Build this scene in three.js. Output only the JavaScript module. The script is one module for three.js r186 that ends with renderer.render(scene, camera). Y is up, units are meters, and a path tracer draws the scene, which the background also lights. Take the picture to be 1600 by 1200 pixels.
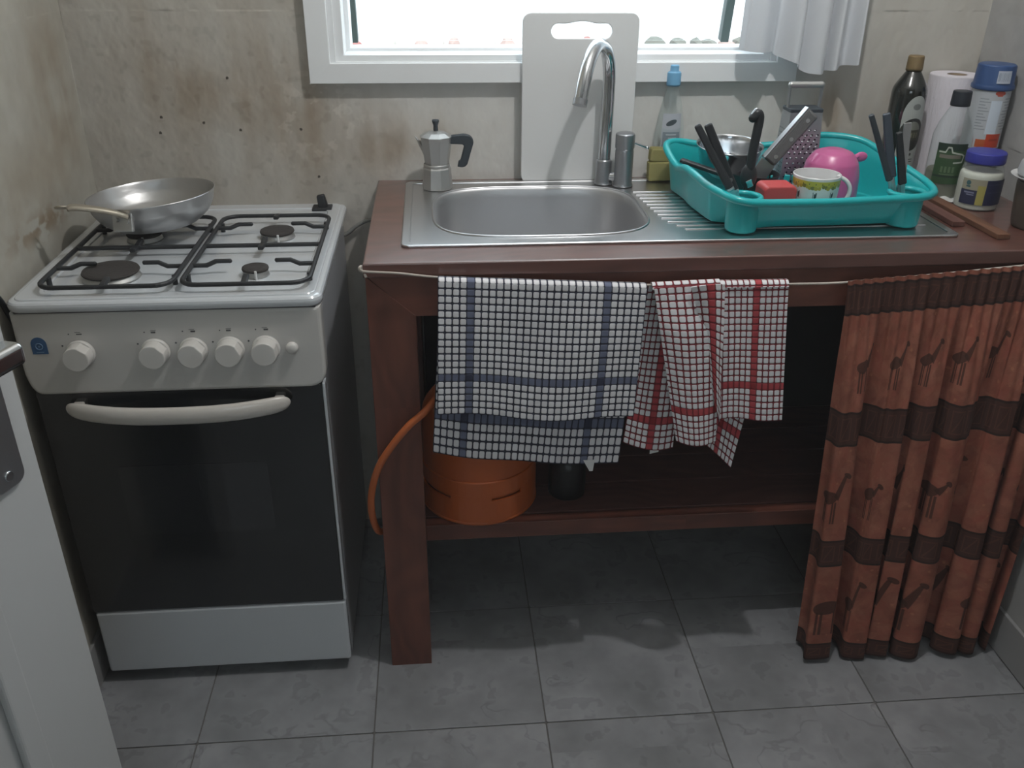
import * as THREE from 'three';
import { RoundedBoxGeometry } from 'three/addons/geometries/RoundedBoxGeometry.js';
import { mergeGeometries, toCreasedNormals } from 'three/addons/utils/BufferGeometryUtils.js';

// ------------------------------------------------------------------ camera, sky, lamp, exposure
const scene = new THREE.Scene();
const camera = new THREE.PerspectiveCamera(46.28, 4 / 3, 0.05, 100);
{
  const yaw = 0.0876, pitch = 0.4762, roll = 0.0087;
  const fwd = new THREE.Vector3(Math.sin(yaw) * Math.cos(pitch), -Math.sin(pitch), -Math.cos(yaw) * Math.cos(pitch));
  const right = new THREE.Vector3(Math.cos(yaw), 0, Math.sin(yaw)), up = new THREE.Vector3().crossVectors(right, fwd);
  const r2 = right.clone().multiplyScalar(Math.cos(roll)).addScaledVector(up, Math.sin(roll));
  const u2 = up.clone().multiplyScalar(Math.cos(roll)).addScaledVector(right, -Math.sin(roll));
  camera.quaternion.setFromRotationMatrix(new THREE.Matrix4().makeBasis(r2, u2, fwd.clone().negate()));
  camera.position.set(0.1227, 1.414, 1.9795);
}
const SKY = 2.6, LAMP = 1.95, EXPOSURE = 1.29;
scene.background = new THREE.Color().setRGB(0.86 * SKY, 0.96 * SKY, 1.04 * SKY);
const lampLight = new THREE.PointLight(new THREE.Color().setRGB(1.0, 0.99, 0.98), LAMP);
lampLight.position.set(0.6, 2.27, 0.79);
lampLight.castShadow = true; lampLight.shadow.radius = 1.0; lampLight.shadow.mapSize.set(2048, 2048);
lampLight.name = 'bulb_light';
scene.add(lampLight);
const renderer = new THREE.WebGLRenderer({ antialias: true });
renderer.toneMapping = THREE.LinearToneMapping;
renderer.toneMappingExposure = EXPOSURE;
renderer.shadowMap.enabled = true;

// ------------------------------------------------------------------ helpers
let seed = 12345;
const rnd = () => { seed = (seed * 1664525 + 1013904223) >>> 0; return seed / 4294967296; };
const rr = (a, b) => a + (b - a) * rnd();
const V = (x, y, z) => new THREE.Vector3(x, y, z);
const clamp = (x, a = 0, b = 1) => Math.min(b, Math.max(a, x));
const sstep = (a, b, x) => { const t = clamp((x - a) / (b - a)); return t * t * (3 - 2 * t); };
const lerp = (a, b, t) => a + (b - a) * t;
function hash(x, y, s) { let h = (Math.imul(x, 374761393) + Math.imul(y, 668265263) + Math.imul(s, 1442695041)) | 0; h = Math.imul(h ^ (h >>> 13), 1274126177); return ((h ^ (h >>> 16)) >>> 0) / 4294967296; }
function vnoise(x, y, s = 0) {
  const ix = Math.floor(x), iy = Math.floor(y), fx = x - ix, fy = y - iy, u = fx * fx * (3 - 2 * fx), v = fy * fy * (3 - 2 * fy);
  return lerp(lerp(hash(ix, iy, s), hash(ix + 1, iy, s), u), lerp(hash(ix, iy + 1, s), hash(ix + 1, iy + 1, s), u), v);
}
function fbm(x, y, o = 4, s = 0) { let a = 0.5, t = 0, n = 0; for (let i = 0; i < o; i++) { t += a * vnoise(x, y, s + i); n += a; a *= 0.5; x *= 2.03; y *= 2.03; } return t / n; }

const used = {};
function numbered(n) { const k = used[n] = (used[n] ?? -1) + 1; return k ? n + '_' + String(k).padStart(3, '0') : n; }
const origin = new Map();
function thing(name, label, category, base, group) {
  const g = new THREE.Group(); g.name = numbered(name); g.position.set(...base); scene.add(g);
  g.userData = { label, category }; if (group) g.userData.group = group;
  origin.set(g, V(...base)); return g;
}
function part(parent, name, geo, mat, label) {           // geo is given in world coordinates
  const o = origin.get(parent); if (o.lengthSq()) geo.translate(-o.x, -o.y, -o.z);
  const m = new THREE.Mesh(geo, mat); m.name = name; m.castShadow = m.receiveShadow = true;
  if (label) m.userData.label = label;
  parent.add(m); origin.set(m, o); return m;
}
function struct(name, geo, mat) {
  const m = new THREE.Mesh(geo, mat); m.name = name; m.userData.kind = 'structure'; m.castShadow = m.receiveShadow = true;
  scene.add(m); origin.set(m, V(0, 0, 0)); return m;
}
const strip = (g) => { const q = g.index ? g.toNonIndexed() : g; for (const k of Object.keys(q.attributes)) if (!['position', 'normal', 'uv'].includes(k)) q.deleteAttribute(k); if (!q.attributes.uv) q.setAttribute('uv', new THREE.BufferAttribute(new Float32Array(q.attributes.position.count * 2), 2)); q.clearGroups?.(); return q; };
const merge = (...gs) => mergeGeometries(gs.flat().map(strip));
// uv in metres by the face's main direction; along = axis of the grain
function triUV(geo, along = 'x') {
  const g = strip(geo), p = g.attributes.position, n = g.attributes.normal, uv = new Float32Array(p.count * 2);
  for (let i = 0; i < p.count; i++) {
    const a = Math.abs(n.getX(i)), b = Math.abs(n.getY(i)), c = Math.abs(n.getZ(i)); let x, y;
    const P = [p.getX(i), p.getY(i), p.getZ(i)], k = 'xyz'.indexOf(along);
    if (a >= b && a >= c) { x = P[2]; y = P[1]; if (k === 1) [x, y] = [y, x]; } else if (b >= c) { x = P[0]; y = P[2]; if (k === 2) [x, y] = [y, x]; } else { x = P[0]; y = P[1]; if (k === 1) [x, y] = [y, x]; }
    uv[2 * i] = x; uv[2 * i + 1] = y;
  }
  g.setAttribute('uv', new THREE.BufferAttribute(uv, 2)); return g;
}
function box(x0, x1, y0, y1, z0, z1, r = 0) {
  const w = x1 - x0, h = y1 - y0, d = z1 - z0;
  const g = r ? new RoundedBoxGeometry(w, h, d, 2, Math.min(r, w / 2.01, h / 2.01, d / 2.01)) : new THREE.BoxGeometry(w, h, d);
  return g.translate((x0 + x1) / 2, (y0 + y1) / 2, (z0 + z1) / 2);
}
function lathe(pts, x, y, z, seg = 40) { return new THREE.LatheGeometry(pts.map(([r, h]) => new THREE.Vector2(Math.max(r, 1e-5), h)), seg).translate(x, y, z); }
function smoothLathe(pts, x, y, z, seg = 40, n = 40) { const c = new THREE.CatmullRomCurve3(pts.map(([r, h]) => V(r, h, 0)), false, 'catmullrom', 0.3); return lathe(c.getPoints(n).map((p) => [p.x, p.y]), x, y, z, seg); }
function tube(pts, r, seg = 48, rs = 10, closed = false) {
  const c = new THREE.CatmullRomCurve3(pts.map((p) => V(...p)), closed, 'catmullrom', 0.5);
  const g = new THREE.TubeGeometry(c, seg, r, rs, closed); if (closed) return g;
  return merge(g, new THREE.SphereGeometry(r, rs, 6).translate(...pts[0]), new THREE.SphereGeometry(r, rs, 6).translate(...pts[pts.length - 1]));
}
function polyTube(pts, r, rs = 8, closed = false) {      // straight runs with rounded corners already in pts
  const c = new THREE.CurvePath(); for (let i = 0; i < pts.length - 1 + (closed ? 1 : 0); i++) c.add(new THREE.LineCurve3(V(...pts[i]), V(...pts[(i + 1) % pts.length])));
  const out = []; for (let i = 0; i < pts.length - 1 + (closed ? 1 : 0); i++) { out.push(rod(pts[i], pts[(i + 1) % pts.length], r, r, rs)); out.push(new THREE.SphereGeometry(r, rs, 6).translate(...pts[i])); }
  out.push(new THREE.SphereGeometry(r, rs, 6).translate(...pts[pts.length - 1])); return merge(out);
}
function rod(a, b, r0, r1 = r0, seg = 12) {
  const A = V(...a), B = V(...b), d = B.clone().sub(A), g = new THREE.CylinderGeometry(r1, r0, d.length(), seg);
  g.applyQuaternion(new THREE.Quaternion().setFromUnitVectors(V(0, 1, 0), d.normalize())); return g.translate((A.x + B.x) / 2, (A.y + B.y) / 2, (A.z + B.z) / 2);
}
// bar with a rounded rectangular section running from a to b; side = direction of its width
function bar(a, b, w, t, side, r = 0.002, taper = 1) {
  const A = V(...a), B = V(...b), d = B.clone().sub(A), L = d.length(); d.normalize();
  const s = V(...side); s.addScaledVector(d, -s.dot(d)).normalize(); const n = new THREE.Vector3().crossVectors(s, d);
  const g = new RoundedBoxGeometry(w, L, t, 3, Math.min(r, w / 2.01, t / 2.01)); const p = g.attributes.position;
  if (taper !== 1) for (let i = 0; i < p.count; i++) { const k = lerp(1, taper, p.getY(i) / L + 0.5); p.setX(i, p.getX(i) * k); }
  g.applyMatrix4(new THREE.Matrix4().makeBasis(s, d, n)); return g.translate((A.x + B.x) / 2, (A.y + B.y) / 2, (A.z + B.z) / 2);
}
function grid(rows, closedU = false, uvf) {              // rows[j][i] = [x,y,z]
  const nv = rows.length, nu = rows[0].length, pos = [], uv = [], idx = [], cols = closedU ? nu + 1 : nu;
  for (let j = 0; j < nv; j++) for (let i = 0; i < cols; i++) { const p = rows[j][i % nu]; pos.push(p[0], p[1], p[2]); const q = uvf ? uvf(i / (cols - 1), j / (nv - 1), p) : [i / (cols - 1), j / (nv - 1)]; uv.push(q[0], q[1]); }
  for (let j = 0; j < nv - 1; j++) for (let i = 0; i < cols - 1; i++) { const a = j * cols + i, b = a + 1, c = a + cols, d = c + 1; idx.push(a, b, d, a, d, c); }
  const g = new THREE.BufferGeometry(); g.setAttribute('position', new THREE.Float32BufferAttribute(pos, 3)); g.setAttribute('uv', new THREE.Float32BufferAttribute(uv, 2)); g.setIndex(idx); g.computeVertexNormals();
  if (closedU) { const n = g.attributes.normal; for (let j = 0; j < nv; j++) { const a = j * cols, b = a + cols - 1, v = V(n.getX(a) + n.getX(b), n.getY(a) + n.getY(b), n.getZ(a) + n.getZ(b)).normalize(); n.setXYZ(a, v.x, v.y, v.z); n.setXYZ(b, v.x, v.y, v.z); } }
  return g;
}
function sheet(fn, nu, nv, th, uvf) {                    // a cloth: two layers and an edge all round
  const P = (u, v) => V(...fn(u, v)), top = [], bot = [], e = 1e-3;
  for (let j = 0; j <= nv; j++) { const a = [], b = []; for (let i = 0; i <= nu; i++) {
    const u = i / nu, v = j / nv, p = P(u, v), du = P(Math.min(1, u + e), v).sub(P(Math.max(0, u - e), v)), dv = P(u, Math.min(1, v + e)).sub(P(u, Math.max(0, v - e)));
    const n = du.cross(dv).normalize().multiplyScalar(th / 2); a.push(p.clone().add(n).toArray()); b.push(p.clone().sub(n).toArray());
  } top.push(a); bot.push(b); }
  const f = uvf ? (u, v) => uvf(u, v) : undefined, A = grid(top, false, f), B = grid(bot, false, f);
  { const ix = B.index.array; for (let i = 0; i < ix.length; i += 3) { const t = ix[i]; ix[i] = ix[i + 1]; ix[i + 1] = t; } B.computeVertexNormals(); }
  const edge = (la, lb, uu) => { const g = grid([la, lb]); const uv = g.attributes.uv; for (let i = 0; i < uv.count; i++) { const q = uu(i % la.length / (la.length - 1)); const w = f ? f(...q) : q; uv.setXY(i, w[0], w[1]); } return g; };
  return merge(A, B, edge(top[0], bot[0], (t) => [t, 0]), edge(bot[nv], top[nv], (t) => [t, 1]), edge(bot.map((r) => r[0]), top.map((r) => r[0]), (t) => [0, t]), edge(top.map((r) => r[nu]), bot.map((r) => r[nu]), (t) => [1, t]));
}
function shapeXY(pts) { const s = new THREE.Shape(); pts.forEach(([x, y], i) => i ? s.lineTo(x, y) : s.moveTo(x, y)); s.closePath(); return s; }
function rrect(x0, y0, x1, y1, r, cls = THREE.Shape) { const s = new cls(); s.moveTo(x0 + r, y0); s.lineTo(x1 - r, y0); s.absarc(x1 - r, y0 + r, r, -Math.PI / 2, 0); s.lineTo(x1, y1 - r); s.absarc(x1 - r, y1 - r, r, 0, Math.PI / 2); s.lineTo(x0 + r, y1); s.absarc(x0 + r, y1 - r, r, Math.PI / 2, Math.PI); s.lineTo(x0, y0 + r); s.absarc(x0 + r, y0 + r, r, Math.PI, 1.5 * Math.PI); return s; }
function extrude(shape, depth, bevel = 0, seg = 12) { return new THREE.ExtrudeGeometry(shape, { depth: depth - 2 * bevel, bevelEnabled: bevel > 0, bevelSize: bevel, bevelThickness: bevel, bevelSegments: 3, curveSegments: seg }).translate(0, 0, bevel); }
// extrude a shape drawn in (x, z) upward from y0
function slab(shape, y0, h, bevel = 0, seg = 12) { return extrude(shape, h, bevel, seg).rotateX(Math.PI / 2).translate(0, y0 + h, 0); }

// ------------------------------------------------------------------ textures and materials
function pixels(w, h, fn, srgb = true) {
  const d = new Uint8Array(w * h * 4);
  for (let y = 0; y < h; y++) for (let x = 0; x < w; x++) { const c = fn(x / w, y / h, x, y), i = (y * w + x) * 4; d[i] = clamp(c[0]) * 255; d[i + 1] = clamp(c[1]) * 255; d[i + 2] = clamp(c[2]) * 255; d[i + 3] = 255; }
  const t = new THREE.DataTexture(d, w, h); t.magFilter = THREE.LinearFilter; t.minFilter = THREE.LinearMipmapLinearFilter; t.generateMipmaps = true; t.wrapS = t.wrapT = THREE.RepeatWrapping;
  if (srgb) t.colorSpace = THREE.SRGBColorSpace; t.needsUpdate = true; return t;
}
function canvasTex(w, h, draw, srgb = true) {
  const c = document.createElement('canvas'); c.width = w; c.height = h; draw(c.getContext('2d'), w, h);
  const t = new THREE.CanvasTexture(c); if (srgb) t.colorSpace = THREE.SRGBColorSpace; t.wrapS = t.wrapT = THREE.RepeatWrapping; t.anisotropy = 8; return t;
}
const rep = (t, x, y = x) => { const c = t.clone(); c.repeat.set(x, y); c.needsUpdate = true; return c; };
const std = (o) => new THREE.MeshStandardMaterial(o), phys = (o) => new THREE.MeshPhysicalMaterial(o);
const rgb = (r, g, b) => new THREE.Color().setRGB(r, g, b);
const grain = pixels(256, 256, (u, v) => { const k = fbm(u * 24, v * 24, 4, 3); return [k, k, k]; }, false);
const woodTex = (dark, light, s) => pixels(512, 512, (u, v) => {
  const w = fbm(u * 3, v * 26, 4, s) * 0.7 + fbm(u * 10, v * 110, 3, s + 9) * 0.3, ring = 0.5 + 0.5 * Math.sin((v * 14 + fbm(u * 2, v * 4, 3, s + 5) * 7) * 6.28);
  const k = clamp(w * 0.75 + ring * 0.25); return [lerp(dark[0], light[0], k), lerp(dark[1], light[1], k), lerp(dark[2], light[2], k)];
});
const woodA = rep(woodTex([0.335, 0.19, 0.15], [0.49, 0.295, 0.235], 11), 1.6);
const woodB = rep(woodTex([0.32, 0.205, 0.18], [0.45, 0.30, 0.265], 31), 1.6);
const M = {
  leg: phys({ map: woodA, roughness: 0.45, clearcoat: 0.25, clearcoatRoughness: 0.35 }),
  top: phys({ map: woodB, roughness: 0.3, clearcoat: 1.0, clearcoatRoughness: 0.24, bumpMap: grain, bumpScale: 0.0004 }),
  darkwood: std({ map: woodB, roughness: 0.7 }),
  slat: std({ map: rep(woodTex([0.33, 0.22, 0.16], [0.50, 0.34, 0.25], 51), 2), roughness: 0.65 }),
  enamel: phys({ color: rgb(0.58, 0.61, 0.64), roughness: 0.16, clearcoat: 1.0, clearcoatRoughness: 0.06 }),
  panel: phys({ color: rgb(0.60, 0.585, 0.56), roughness: 0.3, clearcoat: 0.6, clearcoatRoughness: 0.12 }),
  side: std({ color: rgb(0.42, 0.43, 0.45), roughness: 0.4, metalness: 0.1 }),
  ovenglass: phys({ color: rgb(0.011, 0.013, 0.015), roughness: 0.16, clearcoat: 0.6, clearcoatRoughness: 0.08 }),
  ovenwindow: phys({ color: rgb(0.018, 0.020, 0.023), roughness: 0.12, clearcoat: 0.8, clearcoatRoughness: 0.05 }),
  seam: std({ color: rgb(0.09, 0.09, 0.095), roughness: 0.8 }),
  knob: phys({ color: rgb(0.66, 0.64, 0.61), roughness: 0.35, clearcoat: 0.3 }),
  handle: phys({ color: rgb(0.58, 0.55, 0.51), roughness: 0.3, clearcoat: 0.4 }),
  iron: std({ color: rgb(0.018, 0.020, 0.023), roughness: 0.5 }),
  cap: std({ color: rgb(0.035, 0.030, 0.028), roughness: 0.8, bumpMap: grain, bumpScale: 0.0006 }),
  alu: std({ color: rgb(0.50, 0.50, 0.49), roughness: 0.45, metalness: 0.85 }),
  pan: std({ color: rgb(0.52, 0.52, 0.52), roughness: 0.36, metalness: 0.9, bumpMap: grain, bumpScale: 0.0005 }),
  bronze: std({ color: rgb(0.42, 0.38, 0.31), roughness: 0.5, metalness: 0.7 }),
  steel: std({ color: rgb(0.60, 0.60, 0.61), roughness: 0.28, metalness: 1.0 }),
  bowlsteel: std({ color: rgb(0.55, 0.55, 0.56), roughness: 0.42, metalness: 0.95 }),
  chrome: std({ color: rgb(0.62, 0.64, 0.66), roughness: 0.16, metalness: 1.0 }),
  dullchrome: std({ color: rgb(0.40, 0.41, 0.43), roughness: 0.32, metalness: 0.9 }),
  board: phys({ color: rgb(0.76, 0.77, 0.77), roughness: 0.5, transmission: 0.12, thickness: 0 }),
  black: std({ color: rgb(0.014, 0.017, 0.020), roughness: 0.45 }),
  greyblack: std({ color: rgb(0.035, 0.045, 0.055), roughness: 0.5 }),
  teal: phys({ color: rgb(0.006, 0.40, 0.42), roughness: 0.32, clearcoat: 0.25, clearcoatRoughness: 0.2 }),
  pink: phys({ color: rgb(0.55, 0.12, 0.30), roughness: 0.3, clearcoat: 0.3 }),
  red: std({ color: rgb(0.50, 0.06, 0.06), roughness: 0.45 }),
  yellow: std({ color: rgb(0.52, 0.47, 0.18), roughness: 0.9, bumpMap: rep(grain, 6), bumpScale: 0.002 }),
  greenpad: std({ color: rgb(0.36, 0.36, 0.13), roughness: 1 }),
  orange: phys({ color: rgb(0.52, 0.115, 0.022), roughness: 0.42, clearcoat: 0.2 }),
  hose: std({ color: rgb(0.52, 0.13, 0.035), roughness: 0.5 }),
  white: std({ color: rgb(0.66, 0.66, 0.65), roughness: 0.6 }),
  ceramic: phys({ color: rgb(0.68, 0.68, 0.68), roughness: 0.25, clearcoat: 0.5 }),
  frame: phys({ color: rgb(0.78, 0.80, 0.81), roughness: 0.4, clearcoat: 0.2, bumpMap: grain, bumpScale: 0.0004 }),
  darkgreen: std({ color: rgb(0.045, 0.075, 0.075), roughness: 0.5 }),
  clear: phys({ color: rgb(0.93, 0.96, 0.96), roughness: 0.08, transmission: 0.92, thickness: 0, ior: 1.4 }),
  pane: phys({ color: rgb(0.97, 0.99, 0.99), roughness: 0.02, transmission: 1, thickness: 0, ior: 1.45 }),
  bluecap: std({ color: rgb(0.17, 0.40, 0.62), roughness: 0.4 }),
  navylid: std({ color: rgb(0.035, 0.04, 0.28), roughness: 0.42 }),
  canlid: std({ color: rgb(0.032, 0.075, 0.20), roughness: 0.4 }),
  blackcap: std({ color: rgb(0.012, 0.016, 0.024), roughness: 0.42 }),
  gold: std({ color: rgb(0.24, 0.17, 0.085), roughness: 0.5, metalness: 0.3 }),
  oil: phys({ color: rgb(0.012, 0.014, 0.012), roughness: 0.12, clearcoat: 0.7 }),
  paper: std({ color: rgb(0.68, 0.65, 0.70), roughness: 0.95, bumpMap: rep(grain, 5), bumpScale: 0.001 }),
  mayo: std({ color: rgb(0.62, 0.60, 0.52), roughness: 0.6 }),
  dregs: std({ color: rgb(0.10, 0.10, 0.055), roughness: 0.6 }),
  ground: std({ color: rgb(0.70, 0.69, 0.66), roughness: 1 }),
  cord: std({ color: rgb(0.50, 0.45, 0.40), roughness: 0.8 }),
  greycord: std({ color: rgb(0.22, 0.22, 0.21), roughness: 0.7 }),
  doorpaint: phys({ color: rgb(0.52, 0.53, 0.53), roughness: 0.45, clearcoat: 0.15, bumpMap: grain, bumpScale: 0.0004 }),
  ceil: std({ color: rgb(0.66, 0.65, 0.62), roughness: 0.95 }),
  grout: std({ color: rgb(0.16, 0.155, 0.15), roughness: 0.95 }),
  skirt: std({ color: rgb(0.30, 0.30, 0.30), roughness: 0.5 }),
};

// ------------------------------------------------------------------ room shell
const XL = -0.605, XR = 1.316, ZF = 3.0, HC = 2.5;
// plaster with kitchen grease: stains have places of their own on the wall
function spot(x, y, cx, cy, rx, ry) { const a = (x - cx) / rx, b = (y - cy) / ry; return Math.exp(-(a * a + b * b)); }
const backTex = pixels(1400, 1800, (u, v) => {
  const X = XL + u * (XR - XL), Y = v * HC;
  const n1 = fbm(X * 9, Y * 9, 5, 1), n2 = fbm(X * 40, Y * 40, 3, 7), streak = fbm(X * 22, Y * 5, 4, 17);
  const grimeVsGlare = Math.max(sstep(0.12, -0.2, X), sstep(0.98, 1.08, X) * 1.1), pk = 0.815 - 0.085 * grimeVsGlare; let c = [pk, pk * (0.995 - 0.01 * grimeVsGlare), pk * (0.975 - 0.03 * grimeVsGlare)];  // window haze painted in as a paler middle; left and right darker with grime
  let s = 0.30 * sstep(0.1, -0.15, X) + 0.65 * spot(X, Y, -0.40, 1.16, 0.11, 0.11) + 0.5 * spot(X, Y, -0.27, 1.06, 0.12, 0.07) + 0.55 * spot(X, Y, -0.12, 1.00, 0.10, 0.09) + 0.45 * spot(X, Y, -0.17, 1.13, 0.09, 0.10) + 0.45 * spot(X, Y, -0.02, 0.96, 0.16, 0.05) + 0.4 * spot(X, Y, 0.10, 0.98, 0.12, 0.07);
  s += 0.75 * spot(X, Y, 1.0, 0.96, 0.055, 0.14) + 0.45 * spot(X, Y, 1.0, 1.1, 0.06, 0.12) + 0.35 * spot(X, Y, 1.15, 0.98, 0.14, 0.10);
  s *= 0.25 + 0.75 * sstep(0.25, 0.85, n1 * 0.55 + streak * 0.5);
  s += 0.10 * sstep(0.4, 0.8, streak);
  const k = clamp(s * 0.78), t = [0.55, 0.485, 0.41];
  for (let i = 0; i < 3; i++) c[i] = lerp(c[i], t[i], k) + (n2 - 0.5) * 0.05 * (0.4 + s);
  const flake = sstep(0.60, 0.66, fbm(X * 55, Y * 55, 3, 23)) * spot(X, Y, -0.13, 1.04, 0.11, 0.09);
  for (let i = 0; i < 3; i++) c[i] += flake * 0.07;
  const blot = sstep(0.68, 0.80, fbm(X * 60, Y * 60, 2, 41)) * 0.035 * sstep(0.15, -0.1, X);
  for (let i = 0; i < 3; i++) c[i] -= blot;
  for (const [sx, sy] of [[-0.445, 1.042], [-0.286, 1.014], [-0.131, 0.913], [-0.452, 1.01], [-0.36, 1.03], [-0.16, 1.015], [-0.3, 1.12]]) { if (Math.hypot(X - sx, Y - sy) < 0.0028) c = [0.27, 0.25, 0.22]; }
  return c;
});
const leftTex = pixels(1200, 900, (u, v) => {
  const Z = u * ZF, Y = v * HC;
  const n1 = fbm(Z * 9, Y * 9, 5, 61), n2 = fbm(Z * 40, Y * 40, 3, 67), streak = fbm(Z * 26, Y * 4, 4, 77);
  let c = [0.675, 0.67, 0.635];
  let s = 0.30 * sstep(1.3, 0.2, Z) + 0.7 * spot(Z, Y, 0.10, 1.10, 0.10, 0.14) + 0.35 * spot(Z, Y, 0.32, 0.98, 0.14, 0.06) + 0.3 * spot(Z, Y, 0.5, 0.4, 0.2, 0.4);
  s *= sstep(0.15, 0.80, n1 * 0.7 + streak * 0.4);
  const grease = spot(Z, Y, 0.30, 0.905, 0.12, 0.022) * sstep(0.42, 0.6, fbm(Z * 40, Y * 60, 3, 83));
  s += grease * 1.2;
  const t = [0.52, 0.46, 0.385], k = clamp(s * 0.75);
  for (let i = 0; i < 3; i++) c[i] = lerp(c[i], t[i], k) + (n2 - 0.5) * 0.05;
  return c;
});
const plainWallTex = pixels(512, 512, (u, v) => { const n = fbm(u * 10, v * 10, 5, 91), m = fbm(u * 60, v * 60, 3, 95), k = sstep(0.5, 0.8, n) * 0.35; return [lerp(0.63, 0.53, k) + (m - 0.5) * 0.04, lerp(0.63, 0.52, k) + (m - 0.5) * 0.04, lerp(0.625, 0.50, k) + (m - 0.5) * 0.04]; });
const plasterBump = pixels(512, 512, (u, v) => { const k = 0.6 * fbm(u * 14, v * 14, 4, 101) + 0.4 * fbm(u * 60, v * 60, 3, 105); return [k, k, k]; }, false);
function wallUV(geo, f) { const g = strip(geo), p = g.attributes.position, uv = g.attributes.uv; for (let i = 0; i < p.count; i++) uv.setXY(i, ...f(p.getX(i), p.getY(i), p.getZ(i))); return g; }
// window opening in the back wall
const WX0 = -0.075, WX1 = 0.845, WY0 = 1.150, WY1 = 2.10;
{
  const s = shapeXY([[XL - 0.15, -0.1], [XR + 0.15, -0.1], [XR + 0.15, HC + 0.15], [XL - 0.15, HC + 0.15]]);
  const h = new THREE.Path(); h.moveTo(WX0, WY0); h.lineTo(WX0, WY1); h.lineTo(WX1, WY1); h.lineTo(WX1, WY0); h.closePath(); s.holes.push(h);
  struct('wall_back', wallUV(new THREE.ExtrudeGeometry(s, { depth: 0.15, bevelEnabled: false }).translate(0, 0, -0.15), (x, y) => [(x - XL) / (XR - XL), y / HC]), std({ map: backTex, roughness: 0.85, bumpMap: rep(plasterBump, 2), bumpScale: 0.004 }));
}
struct('wall_left', wallUV(box(XL - 0.15, XL, -0.1, HC + 0.15, 0, ZF), (x, y, z) => [z / ZF, y / HC]), std({ map: leftTex, roughness: 0.85, bumpMap: rep(plasterBump, 2), bumpScale: 0.004 }));
const plain = std({ map: rep(plainWallTex, 0.8), roughness: 0.88, bumpMap: plasterBump, bumpScale: 0.003 });
struct('wall_right', triUV(box(XR, XR + 0.15, -0.1, HC + 0.15, 0, ZF)), plain);
{ // wall behind the camera, with a window added to light the front faces
  const s = shapeXY([[XL - 0.15, -0.1], [XR + 0.15, -0.1], [XR + 0.15, HC + 0.15], [XL - 0.15, HC + 0.15]]), h = new THREE.Path();
  h.moveTo(-0.35, 1.3); h.lineTo(-0.35, 2.1); h.lineTo(0.55, 2.1); h.lineTo(0.55, 1.3); h.closePath(); s.holes.push(h);
  struct('wall_front', triUV(new THREE.ExtrudeGeometry(s, { depth: 0.15, bevelEnabled: false }).translate(0, 0, ZF)), plain);
  const w = new THREE.Group(); w.name = 'added_window_2'; w.userData.kind = 'structure'; scene.add(w); origin.set(w, V(0, 0, 0));
  for (const [a, b, c, d] of [[-0.349, -0.30, 1.301, 2.099], [0.50, 0.549, 1.301, 2.099], [0.08, 0.12, 1.35, 2.05]]) part(w, 'frame_stile', box(a, b, c, d, ZF + 0.05, ZF + 0.1, 0.003), M.frame);
  for (const [c, d] of [[1.301, 1.35], [2.05, 2.099]]) part(w, 'frame_rail', box(-0.30, 0.50, c, d, ZF + 0.05, ZF + 0.1, 0.003), M.frame);
  for (const [a, b] of [[-0.30, 0.08], [0.12, 0.50]]) part(w, 'pane', box(a, b, 1.35, 2.05, ZF + 0.072, ZF + 0.076), M.pane);
}
struct('ceiling', box(XL, XR, HC, HC + 0.15, 0, ZF), M.ceil);
// floor: a mortar bed with single ceramic tiles
const floor = struct('floor', box(XL, XR, -0.1, -0.0025, 0, ZF), M.grout);
{
  const T = 0.3383, tx0 = 0.3076, tz0 = 0.7136, g = 0.0022;
  const tileTex = pixels(1024, 1024, (u, v) => {
    const a = fbm(u * 7, v * 7, 5, 111), b = fbm(u * 30, v * 30, 4, 117), vein = Math.abs(fbm(u * 6 + a * 2, v * 6, 4, 121) - 0.5);
    let k = 0.565 + (a - 0.5) * 0.16 + (b - 0.5) * 0.10; k -= 0.07 * sstep(0.02, 0.0, vein) * sstep(0.45, 0.6, a); k -= 0.06 * sstep(0.62, 0.72, b);
    return [k * 0.98, k * 0.99, k * 1.01];
  });
  const mats = [1.0, 0.965, 1.03, 0.985].map((c) => phys({ map: tileTex, color: rgb(c, c, c), roughness: 0.4, clearcoat: 0.15, clearcoatRoughness: 0.3 }));
  let n = 0;
  for (let i = -4; i < 4; i++) for (let j = -3; j < 8; j++) {
    const x0 = Math.max(XL, tx0 + i * T) + g, x1 = Math.min(XR, tx0 + (i + 1) * T) - g, z0 = Math.max(0, tz0 + j * T) + g, z1 = Math.min(ZF, tz0 + (j + 1) * T) - g;
    if (x1 - x0 < 0.02 || z1 - z0 < 0.02) continue;
    const geo = triUV(slab(rrect(x0, -z1, x1, -z0, 0.003), -0.0025, 0.0025 + rr(0, 0.0003), 0.0008, 2).scale(1, 1, 1));
    // slab draws (x, z) with z flipped by the rotation
    const ou = rnd(), ov = rnd(), uv = geo.attributes.uv; for (let q = 0; q < uv.count; q++) uv.setXY(q, uv.getX(q) * 1.0 + ou, uv.getY(q) * 1.0 + ov);
    const bb = new THREE.Box3().setFromBufferAttribute(geo.attributes.position); geo.translate(0, 0, (z0 + z1) / 2 - (bb.min.z + bb.max.z) / 2);
    part(floor, 'tile' + (n ? '_' + String(n).padStart(3, '0') : ''), geo, mats[Math.floor(rnd() * 4)]); n++;
  }
}
{ // tile skirting
  const left = struct('baseboard_left', box(XL, XL + 0.008, 0.003, 0.102, 0.02, 0.86, 0.002), M.skirt);
  const right = struct('baseboard_right', box(XR - 0.008, XR, 0.003, 0.102, 0.02, 1.6, 0.002), M.skirt);
}
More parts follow.
